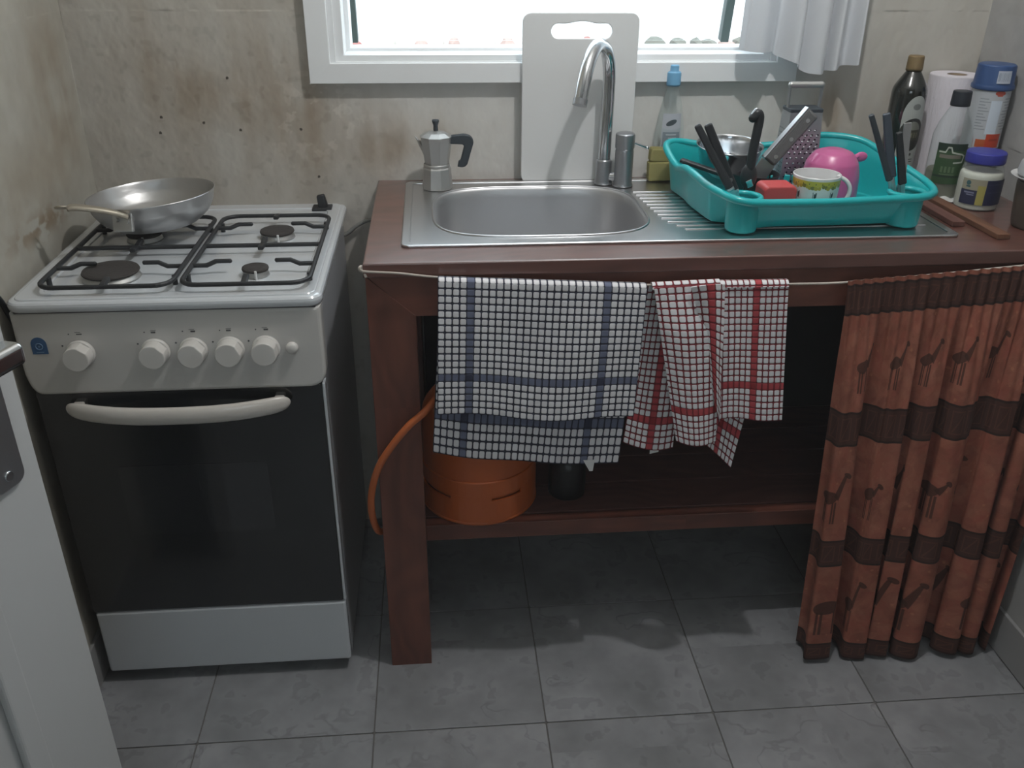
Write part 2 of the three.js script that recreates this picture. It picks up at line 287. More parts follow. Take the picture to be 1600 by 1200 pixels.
// window: mitred casing boards, inner frame and bead, open top hung sash
{
  const w = new THREE.Group(); w.name = 'window_1'; w.userData.kind = 'structure'; scene.add(w); origin.set(w, V(0, 0, 0));
  function ring(name, ox0, oy0, ox1, oy1, ix0, iy0, ix1, iy1, z0, d, bevel) {
    const q = [[[ox0, oy0], [ox1, oy0], [ix1, iy0], [ix0, iy0]], [[ox1, oy0], [ox1, oy1], [ix1, iy1], [ix1, iy0]], [[ox1, oy1], [ox0, oy1], [ix0, iy1], [ix1, iy1]], [[ox0, oy1], [ox0, oy0], [ix0, iy0], [ix0, iy1]]];
    for (const p of q) {
      const cx = p.reduce((a, b) => a + b[0], 0) / 4, cy = p.reduce((a, b) => a + b[1], 0) / 4;
      const s = p.map(([x, y]) => [x + Math.sign(cx - x) * 0.0004 - Math.sign(0) * bevel, y + Math.sign(cy - y) * 0.0004]);
      part(w, name, extrude(shapeXY(s), d, bevel).translate(0, 0, z0), M.frame);
    }
  }
  ring('casing_board', -0.128, 1.112, 0.900, 2.155, -0.086, 1.150, 0.856, 2.115, 0.0005, 0.022, 0.002);
  ring('casing_step', -0.0858, 1.1502, 0.8558, 2.1148, -0.0735, 1.1530, 0.8435, 2.0985, 0.0005, 0.012, 0.001);
  ring('frame_rail', -0.0745, 1.1505, 0.8445, 2.0995, -0.058, 1.164, 0.830, 2.085, -0.07, 0.075, 0.002);
  ring('frame_bead', -0.059, 1.163, 0.831, 2.086, -0.049, 1.170, 0.822, 2.078, -0.12, 0.06, 0.002);
  part(w, 'window_sill', box(-0.0745, 0.8445, 1.149, 1.1505, -0.16, 0.0, 0.0005), M.frame);
  const s = new THREE.Group(); s.name = 'sash'; w.add(s); origin.set(s, V(0, 0, 0));
  for (const x of [-0.058, 0.832]) part(s, 'side_rail', bar([x, 1.158, -0.30], [x, 2.06, -0.125], 0.02, 0.028, [1, 0, 0], 0.002), M.darkgreen);
  part(s, 'top_rail', box(-0.045, 0.82, 2.04, 2.066, -0.135, -0.121, 0.002), M.darkgreen);
  part(s, 'pane', bar([0.387, 1.160, -0.292], [0.387, 2.045, -0.124], 0.86, 0.004, [1, 0, 0], 0.001), M.pane);
}
// door leaf, ajar beside the left wall, with lever and plate
{
  const door = new THREE.Group(); door.name = 'door_1'; door.userData.kind = 'structure'; scene.add(door); origin.set(door, V(0, 0, 0));
  const E = V(-0.40, 0, 0.95), Hn = V(-0.595, 0, 1.482), dir = Hn.clone().sub(E).normalize(), nrm = V(dir.z, 0, -dir.x);   // nrm points into the room
  const put = (g) => g.applyMatrix4(new THREE.Matrix4().makeBasis(dir.clone().negate(), V(0, 1, 0), nrm.clone()).setPosition(E));
  // local: x = 0 at the free edge, -W at the hinge, y up, z out of the face
  const W = Math.hypot(0.195, 0.532);
  const leafShape = rrect(-W, 0.008, 0, 2.02, 0.002);
  for (const [a, b] of [[0.22, 0.86], [1.06, 1.88]]) leafShape.holes.push(rrect(-W + 0.10, a, -0.115, b, 0.002, THREE.Path));
  part(door, 'door_leaf', put(extrude(leafShape, 0.038, 0.002).translate(0, 0, -0.038)), M.doorpaint);
  for (const [a, b] of [[0.22, 0.86], [1.06, 1.88]]) {
    part(door, 'door_panel', put(box(-W + 0.098, -0.113, a - 0.002, b + 0.002, -0.032, -0.012, 0.002)), M.doorpaint);
    const s = rrect(-W + 0.098, a - 0.002, -0.113, b + 0.002, 0.003); s.holes.push(rrect(-W + 0.125, a + 0.025, -0.140, b - 0.025, 0.003, THREE.Path));
    part(door, 'moulding', put(extrude(s, 0.014, 0.005).translate(0, 0, -0.013)), M.doorpaint);
  }
  const plate = part(door, 'lever_plate', put(extrude(rrect(-0.076, 0.786, -0.029, 1.035, 0.012), 0.007, 0.002)), M.dullchrome);
  part(plate, 'screw', put(merge(new THREE.CylinderGeometry(0.0055, 0.0055, 0.003, 16).rotateX(Math.PI / 2).translate(-0.0525, 0.802, 0.0075), new THREE.TorusGeometry(0.0055, 0.0012, 8, 20).translate(-0.0525, 0.802, 0.0075))), M.chrome);
  part(door, 'door_lever', put(merge(new THREE.CylinderGeometry(0.010, 0.012, 0.050, 20).rotateX(Math.PI / 2).translate(-0.0525, 0.973, 0.030), new RoundedBoxGeometry(0.135, 0.028, 0.030, 4, 0.008).translate(-0.106, 0.973, 0.056))), M.chrome);
}
// lamp hanging from the ceiling
{
  const l = thing('ceiling_lamp', 'bare round light bulb on a short white cord below the ceiling', 'lamp', [0.6, HC, 0.79]);
  part(l, 'ceiling_rose', lathe([[0, -0.03], [0.02, -0.03], [0.045, -0.012], [0.05, 0]], 0.6, HC, 0.79, 28), M.white);
  part(l, 'cord', rod([0.6, HC - 0.03, 0.79], [0.6, 2.36, 0.79], 0.003), M.white);
  part(l, 'lamp_holder', lathe([[0, 0.06], [0.014, 0.06], [0.02, 0.05], [0.021, 0], [0, 0]], 0.6, 2.31, 0.79, 24), M.white);
  part(l, 'bulb', smoothLathe([[0.0, -0.034], [0.02, -0.028], [0.032, -0.008], [0.031, 0.01], [0.02, 0.03], [0.014, 0.042]], 0.6, 2.27, 0.79, 28, 24), std({ color: rgb(0.9, 0.9, 0.88), emissive: rgb(1, 0.99, 0.98), emissiveIntensity: 6, roughness: 0.4 }));
}
// outside: pale yard and a low rubble edge
struct('yard', new THREE.BoxGeometry(80, 0.1, 60).translate(0, -0.25, -30.2), M.ground);
{
  const w = thing('rubble_wall', 'low pale rubble wall with pinkish stones outside the window', 'wall', [0.4, -0.2, -3.2]);
  part(w, 'wall_core', box(-2.6, 3.4, -0.2, 0.80, -3.35, -3.12, 0.02), std({ color: rgb(0.55, 0.52, 0.48), roughness: 1 }));
  const cols = [rgb(0.34, 0.13, 0.11), rgb(0.5, 0.47, 0.42), rgb(0.16, 0.16, 0.13), rgb(0.42, 0.30, 0.26)].map((c) => std({ color: c, roughness: 1 }));
  let x = -1.3;
  while (x < 2.6) { const ww = rr(0.05, 0.12), g = new THREE.IcosahedronGeometry(0.5, 1), p = g.attributes.position; for (let i = 0; i < p.count; i++) { const k = 1 + (hash(Math.round(p.getX(i) * 50) + Math.round(x * 100), Math.round(p.getY(i) * 50), Math.round(p.getZ(i) * 50)) - 0.5) * 0.25; p.setXYZ(i, p.getX(i) * k, p.getY(i) * k, p.getZ(i) * k); } g.computeVertexNormals(); const h = rr(0.05, 0.085); g.scale(ww, h, 0.2).translate(x + ww / 2, 0.80 + h * 0.15, -3.22); part(w, 'stone', g, cols[Math.floor(rnd() * 4)]); x += ww * rr(0.9, 1.5); }
}

// ------------------------------------------------------------------ table (washstand)
const H = 0.904;
const table = thing('wooden_table', 'reddish brown varnished wooden sink table running to the right wall with an open lower shelf', 'table', [0.62, 0, 0.27]);
{
  const s = shapeXY([[0, 0.002], [XR - 0.003, 0.002], [XR - 0.003, 0.540], [0, 0.540]].map(([x, z]) => [x, z]));
  // bowl cut-out
  const h = new THREE.Path(); const N = 40; for (let i = 0; i < N; i++) { const a = -i / N * 2 * Math.PI, c = Math.cos(a), d = Math.sin(a); const x = 0.323 + 0.214 * Math.sign(c) * Math.pow(Math.abs(c), 0.6), z = 0.256 + 0.176 * Math.sign(d) * Math.pow(Math.abs(d), 0.6); i ? h.lineTo(x, z) : h.moveTo(x, z); } h.closePath(); s.holes.push(h);
  part(table, 'worktop', triUV(extrude(s, 0.026, 0.003).rotateX(Math.PI / 2).translate(0, H, 0), 'x'), M.top);
  const y0 = H - 0.026;
  part(table, 'leg', triUV(merge(box(0, 0.081, 0, y0, 0.455, 0.512, 0.003), extrude(shapeXY([[0, 0], [0.081, 0], [0.081, 0.8045], [0.0, y0 - 0.001]]), 0.0275, 0.0015).translate(0, 0, 0.5085)), 'y'), M.leg);
  part(table, 'leg', triUV(box(1.225, 1.305, 0, y0, 0.455, 0.536, 0.003), 'y'), M.leg);
  part(table, 'leg', triUV(box(0, 0.081, 0, y0, 0.01, 0.09, 0.003), 'y'), M.darkwood);
  part(table, 'leg', triUV(box(1.225, 1.305, 0, y0, 0.01, 0.09, 0.003), 'y'), M.darkwood);
  // front apron with a mitre on the leg
  const ap = extrude(shapeXY([[0.003, y0], [1.225, y0], [1.225, 0.805], [0.082, 0.805]]), 0.026, 0.0015).translate(0, 0, 0.5095);
  part(table, 'apron', triUV(ap, 'x'), M.leg);
  part(table, 'apron', triUV(box(0.012, 0.034, 0.805, y0, 0.09, 0.455, 0.002), 'x'), M.darkwood);
  part(table, 'shelf_rail', triUV(box(0.081, 1.225, 0.272, 0.3095, 0.440, 0.468, 0.002), 'x'), M.leg);
  part(table, 'shelf_rail', triUV(box(0.02, 0.06, 0.272, 0.309, 0.09, 0.455, 0.002), 'x'), M.darkwood);
  part(table, 'added_shade_sheet', box(0.085, 1.22, 0.31, y0 - 0.002, 0.012, 0.024, 0.002), std({ color: rgb(0.02, 0.02, 0.022), roughness: 0.8 }));  // added near-black sheet standing in for the deep shade under the table
  for (let k = 0; k < 4; k++) part(table, 'shelf_board', triUV(box(0.02, 1.29, 0.29, 0.309, 0.02 + k * 0.1045, 0.121 + k * 0.1045, 0.002), 'x'), M.darkwood);
}
// ------------------------------------------------------------------ sink
const SY = H + 0.0045;
{
  const sink = thing('kitchen_sink', 'stainless steel inset sink with an oblong bowl and a ribbed drainer', 'sink', [0.569, H, 0.25]);
  const sup = (a, cx, cz, rx, rz, e = 0.55) => { const c = Math.cos(a), d = Math.sin(a); return [cx + rx * Math.sign(c) * Math.pow(Math.abs(c), e), cz + rz * Math.sign(d) * Math.pow(Math.abs(d), e)]; };
  const N = 120, ang = (i) => i / N * 2 * Math.PI;
  const s = rrect(0.061, 0.036, 1.077, 0.466, 0.012), h = new THREE.Path();
  for (let i = 0; i < N; i++) { const [x, z] = sup(-ang(i), 0.323, 0.256, 0.206, 0.168); i ? h.lineTo(x, z) : h.moveTo(x, z); } h.closePath(); s.holes.push(h);
  // the rim is a raised edge round a slightly lower field
  const f = rrect(0.061, 0.036, 1.077, 0.466, 0.012); f.holes.push(rrect(0.073, 0.048, 1.065, 0.454, 0.010, THREE.Path));
  part(sink, 'top_plate', merge(extrude(s, 0.0035, 0.001).rotateX(Math.PI / 2).translate(0, SY - 0.001, 0), extrude(f, 0.0045, 0.002).rotateX(Math.PI / 2).translate(0, SY + 0.001, 0)), M.steel);
  const rows = [], prof = [[1.01, 0.001], [0.995, 0.0005], [0.975, -0.006], [0.96, -0.02], [0.94, -0.08], [0.90, -0.135], [0.82, -0.152], [0.5, -0.156], [0.12, -0.158]];
  for (const [k, y] of prof) { const r = []; for (let i = 0; i < N; i++) { const [x, z] = sup(ang(i), 0.323, 0.256, 0.206 - (1 - k) * 0.19, 0.168 - (1 - k) * 0.165); r.push([x, SY - 0.001 + y, z]); } rows.push(r); }
  const bowl = part(sink, 'bowl', grid(rows, true), M.bowlsteel);
  part(sink, 'bowl_rim', (() => { const p = []; for (let i = 0; i < 60; i++) { const [x, z] = sup(i / 60 * 2 * Math.PI, 0.323, 0.256, 0.207, 0.169); p.push([x, SY - 0.0006, z]); } return new THREE.TubeGeometry(new THREE.CatmullRomCurve3(p.map((q) => V(...q)), true), 180, 0.0026, 8, true); })(), M.steel);
  part(sink, 'drain_strainer', lathe([[0, 0.004], [0.02, 0.004], [0.036, 0.003], [0.04, 0]], 0.323, SY - 0.158, 0.256, 32), M.chrome);
  // drainer ribs
  for (let k = 0; k < 12; k++) {
    const z = 0.140 + k * 0.0235, x0 = 0.540 + 0.09 * (z - 0.2) + (z > 0.34 ? (z - 0.34) * 0.4 : 0);
    part(sink, 'drainer_rib', new RoundedBoxGeometry(1.045 - x0, 0.0044, 0.009, 4, 0.0021).translate((x0 + 1.045) / 2, SY - 0.0012, z), M.steel);
  }
}
// ------------------------------------------------------------------ tap
{
  const t = thing('kitchen_tap', 'chrome mixer tap with a tall curved spout and an upright control column', 'tap', [0.485, SY, 0.075]);
  part(t, 'spout_base', lathe([[0, 0], [0.0195, 0], [0.0195, 0.004], [0.0175, 0.006], [0.0175, 0.048], [0.0155, 0.052], [0.0135, 0.053]], 0.4845, SY, 0.07, 32), M.dullchrome);
  const pts = [[0.4845, 0.955, 0.07], [0.4855, 1.03, 0.07], [0.486, 1.10, 0.07], [0.4835, 1.15, 0.075], [0.471, 1.186, 0.096], [0.448, 1.197, 0.13], [0.427, 1.173, 0.165], [0.414, 1.135, 0.188], [0.4065, 1.10, 0.20]];
  part(t, 'spout', new THREE.TubeGeometry(new THREE.CatmullRomCurve3(pts.map((p) => V(...p))), 90, 0.0133, 20, false), M.chrome);
  const d = V(...pts[8]).sub(V(...pts[7])).normalize();
  part(t, 'aerator', rod(V(...pts[8]).addScaledVector(d, -0.008).toArray(), V(...pts[8]).addScaledVector(d, 0.004).toArray(), 0.0145, 0.0145, 24), M.dullchrome);
  part(t, 'mixer_body', lathe([[0, 0], [0.0215, 0], [0.0215, 0.004], [0.0195, 0.006], [0.0195, 0.075], [0.0185, 0.077], [0.0185, 0.079], [0.0205, 0.081], [0.0205, 0.108], [0.018, 0.1115], [0, 0.1125]], 0.5235, SY, 0.09, 36), M.dullchrome);
  part(t, 'connector', rod([0.49, 0.925, 0.072], [0.52, 0.925, 0.088], 0.010), M.chrome);
  part(t, 'control_lever', merge(rod([0.5235, 1.005, 0.088], [0.575, 0.985, 0.075], 0.0032), new THREE.SphereGeometry(0.0042, 12, 8).translate(0.575, 0.985, 0.075)), M.chrome);
}
// ------------------------------------------------------------------ chopping board
{
  const b = thing('chopping_board', 'white plastic chopping board with a wavy grip slot standing against the window sill', 'chopping board', [0.428, H, 0.03]);
  const s = rrect(0.311, H + 0.0005, 0.548, 1.247, 0.016), h = new THREE.Path();
  // grip slot with finger waves along its top edge
  const cy = 1.214, x0 = 0.366, x1 = 0.496, r = 0.0165; h.moveTo(x0 + r, cy - r); h.lineTo(x1 - r, cy - r); h.absarc(x1 - r, cy, r, -Math.PI / 2, Math.PI / 2);
  h.quadraticCurveTo(x1 - 0.035, cy + r - 0.001, x1 - 0.042, cy + r + 0.001); h.quadraticCurveTo((x0 + x1) / 2, cy + r + 0.007, x0 + 0.042, cy + r + 0.001); h.quadraticCurveTo(x0 + 0.03, cy + r - 0.001, x0 + r, cy + r); h.absarc(x0 + r, cy, r, Math.PI / 2, 1.5 * Math.PI);
  s.holes.push(h);
  part(b, 'board', extrude(s, 0.010, 0.002, 16).translate(0, 0, 0.0245), M.board);
}
// ------------------------------------------------------------------ moka pot
{
  const x = 0.1265, z = 0.085, y = SY, m = thing('moka_pot', 'small faceted aluminium moka coffee pot with a black handle on the sink corner', 'coffee pot', [x, y, z]);
  const facet = (pts) => { const g = lathe(pts, 0, 0, 0, 9).toNonIndexed(); g.computeVertexNormals(); return g.rotateY(0.25).translate(x, y, z); };
  part(m, 'water_chamber', facet([[0, 0], [0.032, 0], [0.0325, 0.004], [0.0295, 0.042], [0.027, 0.046], [0.026, 0.047]]), M.alu);
  part(m, 'joint_ring', lathe([[0.026, 0], [0.0275, 0.002], [0.0275, 0.006], [0.026, 0.008]], x, y + 0.044, z, 32), M.alu);
  part(m, 'upper_chamber', facet([[0.0255, 0.05], [0.0265, 0.056], [0.0335, 0.104], [0.0345, 0.106], [0.033, 0.107]]), M.alu);
  part(m, 'spout', toCreasedNormals(new THREE.ConeGeometry(0.013, 0.045, 4, 1).scale(0.7, 1, 1).rotateZ(0.62).translate(x - 0.032, y + 0.092, z).toNonIndexed(), 0.4), M.alu);
  const lid = part(m, 'lid', facet([[0.0345, 0.106], [0.0345, 0.108], [0.022, 0.115], [0.008, 0.1185], [0, 0.119]]), M.alu);
  part(lid, 'lid_knob', lathe([[0, 0], [0.0045, 0], [0.005, 0.004], [0.0045, 0.012], [0.0075, 0.020], [0.007, 0.0235], [0, 0.0245]], x, y + 0.1175, z, 9), M.greyblack);
  const hs = new THREE.Shape(); hs.moveTo(0.028, 0.106); hs.lineTo(0.056, 0.109); hs.quadraticCurveTo(0.075, 0.108, 0.0745, 0.094); hs.lineTo(0.062, 0.052); hs.quadraticCurveTo(0.058, 0.044, 0.047, 0.047); hs.lineTo(0.0485, 0.054); hs.quadraticCurveTo(0.053, 0.056, 0.054, 0.062); hs.lineTo(0.0605, 0.086); hs.quadraticCurveTo(0.06, 0.094, 0.05, 0.094); hs.lineTo(0.030, 0.095); hs.closePath();
  part(m, 'handle', extrude(hs, 0.013, 0.003).translate(x, y, z - 0.0065), M.greyblack);
}
// ------------------------------------------------------------------ washing-up liquid and sponge
{
  const x = 0.634, z = 0.022, y = SY - 0.0045, b = thing('soap_bottle', 'clear washing-up liquid bottle with a light blue cap behind the dish tub', 'bottle', [x, H, z]);
  const bd = smoothLathe([[0.001, 0.001], [0.030, 0.001], [0.0325, 0.008], [0.0325, 0.09], [0.0285, 0.13], [0.0215, 0.165], [0.0155, 0.185], [0.0120, 0.197], [0.0115, 0.204]], 0, 0, 0, 36, 60).scale(1, 1, 0.62).translate(x, H, z);
  part(b, 'bottle_body', bd, M.clear);
  part(b, 'liquid', smoothLathe([[0.001, 0.002], [0.029, 0.003], [0.031, 0.01], [0.031, 0.05], [0.001, 0.0505]], 0, 0, 0, 32, 30).scale(1, 1, 0.6).translate(x, H, z), phys({ color: rgb(0.75, 0.8, 0.8), roughness: 0.1, transmission: 0.7, thickness: 0.02 }));
  const tex = canvasTex(256, 420, (c, w, h) => { c.fillStyle = 'rgb(178,182,190)'; c.fillRect(0, 0, w, h); c.fillStyle = 'rgb(120,130,142)'; c.fillRect(20, 180, 216, 230); c.fillStyle = 'rgb(70,78,84)'; c.beginPath(); c.ellipse(120, 90, 70, 26, -0.3, 0, 7); c.fill(); c.fillStyle = 'rgb(195,200,206)'; for (let i = 0; i < 6; i++) c.fillRect(60 + (i % 2) * 30, 200 + i * 34, 130 - (i % 3) * 30, 12); });
  part(b, 'label', new THREE.CylinderGeometry(0.0285, 0.0332, 0.09, 24, 1, true, -0.75, 1.5).scale(1, 1, 0.63).translate(x, H + 0.10, z), std({ map: tex, roughness: 0.5 }));
  part(b, 'cap', merge(lathe([[0.0, 0.2], [0.0145, 0.2], [0.0150, 0.204], [0.0150, 0.226], [0.013, 0.229], [0.0095, 0.230], [0.0095, 0.240], [0.008, 0.2425], [0, 0.243]], x, H, z, 28)), M.bluecap);
}
{
  const s = thing('sponge', 'yellow scouring sponge standing on edge beside the tap column', 'sponge', [0.612, H, 0.05]);
  part(s, 'foam', new RoundedBoxGeometry(0.054, 0.042, 0.026, 3, 0.005).rotateZ(0.03).translate(0.612, SY + 0.0225, 0.053), M.yellow);
  part(s, 'foam', new RoundedBoxGeometry(0.05, 0.03, 0.026, 3, 0.005).rotateZ(-0.05).translate(0.612, SY + 0.0565, 0.051), M.yellow);
}
// ------------------------------------------------------------------ dish tub
{
  const t = thing('dish_tub', 'turquoise plastic washing-up tub with a wavy rim and corner cutlery cups on the drainer', 'dish rack', [0.83, SY, 0.27]);
  const ctrl = [[0.641, 0.977, 0.418], [0.655, 0.975, 0.444], [0.682, 0.971, 0.452], [0.712, 0.968, 0.446], [0.76, 0.967, 0.443], [0.83, 0.967, 0.443], [0.93, 0.969, 0.438], [0.975, 0.970, 0.436], [1.015, 0.971, 0.430], [1.045, 0.971, 0.404], [1.060, 0.974, 0.350], [1.050, 0.985, 0.29], [1.030, 1.000, 0.22], [1.0, 1.017, 0.172], [0.95, 1.022, 0.146], [0.90, 1.019, 0.135], [0.84, 1.001, 0.125], [0.76, 0.996, 0.115], [0.69, 0.997, 0.105], [0.632, 1.004, 0.103], [0.602, 1.003, 0.130], [0.604, 0.984, 0.178], [0.608, 0.977, 0.215], [0.608, 0.988, 0.265], [0.612, 0.989, 0.310], [0.622, 0.983, 0.375]];
  const c = new THREE.CatmullRomCurve3(ctrl.map((p) => V(...p)), true, 'centripetal'), N = 220, rim = c.getPoints(N - 1 + 1).slice(0, N), cx = 0.832, cz = 0.27, yb = SY + 0.0025;
  const row = (kx0, inset, fy) => rim.map((p) => { const dx = p.x - cx, dz = p.z - cz, L = Math.hypot(dx, dz), kx = 1 - (1 - kx0) * (kx0 > 0.88 ? 1 + 1.6 * sstep(0.10, 0.15, dz) : 1), k = kx - inset / L; return [cx + dx * k, fy(p), cz + dz * k]; });
  const rows = [row(0.02, 0, () => yb), row(0.6, 0, () => yb), row(0.91, 0, () => yb), row(0.935, 0, () => yb + 0.004), row(0.95, 0, (p) => lerp(yb, p.y, 0.35)), row(0.97, 0, (p) => lerp(yb, p.y, 0.75)), row(0.99, 0, (p) => p.y - 0.003), row(1, 0, (p) => p.y), row(0.985, 0.003, (p) => p.y - 0.001), row(0.965, 0.004, (p) => lerp(yb, p.y, 0.75)), row(0.945, 0.004, (p) => lerp(yb, p.y, 0.35)), row(0.92, 0.004, () => yb + 0.008), row(0.89, 0.004, () => yb + 0.0045), row(0.5, 0, () => yb + 0.0045), row(0.02, 0, () => yb + 0.0045)];
  part(t, 'tub_body', grid(rows, true), M.teal);
  part(t, 'rolled_rim', new THREE.TubeGeometry(new THREE.CatmullRomCurve3(rim.filter((_, i) => i % 3 === 0).map((p) => V(cx + (p.x - cx) * 1.0, p.y, cz + (p.z - cz) * 1.0)), true), 260, 0.0072, 10, true), M.teal);
  for (const [x, z, r, h] of [[0.680, 0.416, 0.031, 0.060], [0.996, 0.398, 0.032, 0.0595]]) {
    part(t, 'cutlery_cup', lathe([[0, 0], [r * 0.88, 0], [r * 0.93, 0.004], [r, h - 0.002], [r - 0.001, h], [r - 0.003, h - 0.002], [r * 0.86, 0.006], [0, 0.005]], x, yb - 0.0005, z, 40), M.teal);
    part(t, 'cup_rim', new THREE.TorusGeometry(r - 0.001, 0.005, 10, 48).rotateX(Math.PI / 2).translate(x, yb + h, z), M.teal);
  }
  for (let k = 0; k < 6; k++) part(t, 'plate_prong', new RoundedBoxGeometry(0.012, 0.055, 0.006, 3, 0.0028).rotateZ(k % 2 ? 0.18 : -0.12).translate(0.775 + k * 0.022, yb + 0.03, 0.25), M.teal);
}
const TF = SY + 0.0075;   // inside floor of the tub
{ // things in the tub
  const b = thing('steel_bowl', 'shiny stainless steel bowl lying in the left back of the dish tub', 'bowl', [0.722, TF, 0.178]);
  part(b, 'bowl', smoothLathe([[0.001, 0.02], [0.032, 0.021], [0.055, 0.043], [0.0640, 0.080], [0.0670, 0.0835], [0.0662, 0.085], [0.0625, 0.080], [0.054, 0.045], [0.031, 0.0225], [0.001, 0.0215]], 0, 0, 0, 48, 70).rotateX(0.10).translate(0.716, TF + 0.017, 0.186), M.chrome);
  const p = thing('small_frying_pan', 'small black frying pan with its handle out over the left of the tub rim', 'pan', [0.735, TF, 0.265]);
  part(p, 'pan_body', smoothLathe([[0.001, 0.0], [0.038, 0.0], [0.046, 0.006], [0.054, 0.028], [0.053, 0.029], [0.044, 0.008], [0.037, 0.003], [0.001, 0.003]], 0, 0, 0, 44, 50).rotateZ(-0.05).translate(0.742, TF + 0.033, 0.262), M.black);
  part(p, 'handle', bar([0.692, 0.971, 0.258], [0.612, 0.991, 0.212], 0.017, 0.009, [0.5, 0, -0.87], 0.004, 0.9), M.black);
  const gl = thing('glass_tumbler', 'cut glass tumbler lying beside the steel bowl in the tub', 'glass', [0.802, TF, 0.17]);
  { const g = lathe([[0, 0], [0.022, 0], [0.025, 0.02], [0.028, 0.075], [0.0265, 0.075], [0.0235, 0.02], [0.02, 0.006], [0, 0.006]], 0, 0, 0, 14).toNonIndexed(); g.computeVertexNormals(); part(gl, 'glass', g.translate(0.806, TF + 0.002, 0.168), phys({ color: rgb(0.92, 0.95, 0.96), roughness: 0.05, transmission: 0.9, thickness: 0, ior: 1.5 })); }
  // two black-handled knives standing in the left cup
  const knife = (name, label, tip, neck, end, w, mat, blade, group) => {
    const k = thing(name, label, 'knife', end, group), h = part(k, 'handle', bar(neck, tip, w, 0.011, [1, 0, 0.2], 0.0045, 0.8), mat);
    part(k, 'blade', bar(end, neck, w * blade, 0.0016, [1, 0, 0.2], 0.0007, 0.95), M.steel);
    part(k, 'bolster', bar(V(...neck).lerp(V(...tip), -0.03).toArray(), V(...neck).lerp(V(...tip), 0.05).toArray(), w * 0.92, 0.010, [1, 0, 0.2], 0.003), M.steel); return k;
  };
  knife('kitchen_knife', 'leftmost black-handled knife leaning in the left cutlery cup', [0.589, 1.094, 0.382], [0.655, 0.984, 0.409], [0.677, 0.922, 0.416], 0.0155, M.black, 0.9);
  const k2 = knife('kitchen_knife', 'thicker black-handled knife with a rivet, second from left in the left cutlery cup', [0.607, 1.096, 0.386], [0.665, 0.978, 0.4015], [0.682, 0.922, 0.404], 0.0185, M.black, 0.9);
  part(k2, 'rivet', new THREE.CylinderGeometry(0.004, 0.004, 0.0125, 14).rotateX(Math.PI / 2).translate(0.6545, 1.0, 0.4), M.chrome);
  // hooked black utensil
  const pe = thing('hooked_peeler', 'black peeler with a hooked handle end standing upright in the tub', 'peeler', [0.692, TF, 0.37]);
  part(pe, 'handle', merge(tube([[0.704, 1.012, 0.362], [0.7045, 1.04, 0.362], [0.707, 1.07, 0.362], [0.709, 1.095, 0.362], [0.708, 1.106, 0.362], [0.703, 1.109, 0.362], [0.697, 1.101, 0.362]], 0.0085, 50, 12)), M.black);
  part(pe, 'hook_edge', tube([[0.707, 1.1155, 0.364], [0.700, 1.1165, 0.364], [0.6935, 1.108, 0.364]], 0.0022, 20, 8), M.chrome);
  part(pe, 'head', merge(new THREE.SphereGeometry(0.016, 24, 16).scale(1, 1.45, 0.55).translate(0.7025, 0.995, 0.362), rod([0.7025, 0.98, 0.362], [0.692, TF + 0.002, 0.368], 0.006, 0.006)), M.black);
  part(pe, 'blade', bar([0.700, 0.990, 0.3715], [0.706, 0.977, 0.3705], 0.011, 0.0015, [1, 0, 0], 0.0006), M.chrome);
  // big knife with riveted grey handle
  const ck = thing('riveted_knife', 'large knife with a worn grey riveted handle leaning to the right in the tub', 'knife', [0.755, TF, 0.30]);
  const A = V(0.853, 1.090, 0.250), B = V(0.778, 0.995, 0.252);
  part(ck, 'handle', merge(bar(B.toArray(), A.toArray(), 0.030, 0.016, [0.78, -0.62, 0.0], 0.006, 1.05)), std({ color: rgb(0.13, 0.13, 0.13), roughness: 0.6, bumpMap: grain, bumpScale: 0.0006 }));
  part(ck, 'tang', bar(B.clone().add(V(-0.0115, 0.0095, 0)).toArray(), A.clone().add(V(-0.0115, 0.0095, 0)).toArray(), 0.0022, 0.0164, [0.78, -0.62, 0.0], 0.001), M.steel);
  part(ck, 'blade', bar([0.742, 0.935, 0.256], B.toArray(), 0.034, 0.002, [0.78, -0.62, 0.0], 0.0008), M.dullchrome);
  for (const q of [0.12, 0.47, 0.84]) { const P = B.clone().lerp(A, q); part(ck, 'rivet', new THREE.CylinderGeometry(0.0042, 0.0042, 0.0175, 14).rotateX(Math.PI / 2).translate(P.x + 0.002, P.y, P.z), M.alu); }
  // box grater
  const g = thing('box_grater', 'steel box grater with a bar handle standing at the back of the tub', 'grater', [0.868, TF, 0.165]);
  { const yb = TF + 0.001, yt = 1.080, w0 = 0.040, w1 = 0.033, d0 = 0.030, d1 = 0.022, x = 0.868, z = 0.165;
    const corner = (w, d, y) => [[x - w, y, z + d], [x + w, y, z + d], [x + w, y, z - d], [x - w, y, z - d]];
    const q = (a, b, c2, d2) => grid([[a, b], [d2, c2]]), lo = corner(w0, d0, yb), hi = corner(w1, d1, yt);
    const faces = []; for (let i = 0; i < 4; i++) { const j = (i + 1) % 4; faces.push(q(lo[i], lo[j], hi[j], hi[i])); }
    const tex = canvasTex(256, 512, (c2, W, Hh) => { c2.fillStyle = '#fff'; c2.fillRect(0, 0, W, Hh); c2.fillStyle = '#202326'; for (let r = 0; r < 13; r++) for (let s2 = 0; s2 < 6; s2++) { c2.beginPath(); c2.ellipse(30 + s2 * 38 + (r % 2) * 17, 120 + r * 29, 7, 5, 0, 0, 7); c2.fill(); } });
    const body = part(g, 'grating_body', merge(faces), std({ color: rgb(0.42, 0.44, 0.46), map: tex, roughness: 0.38, metalness: 0.8 }));
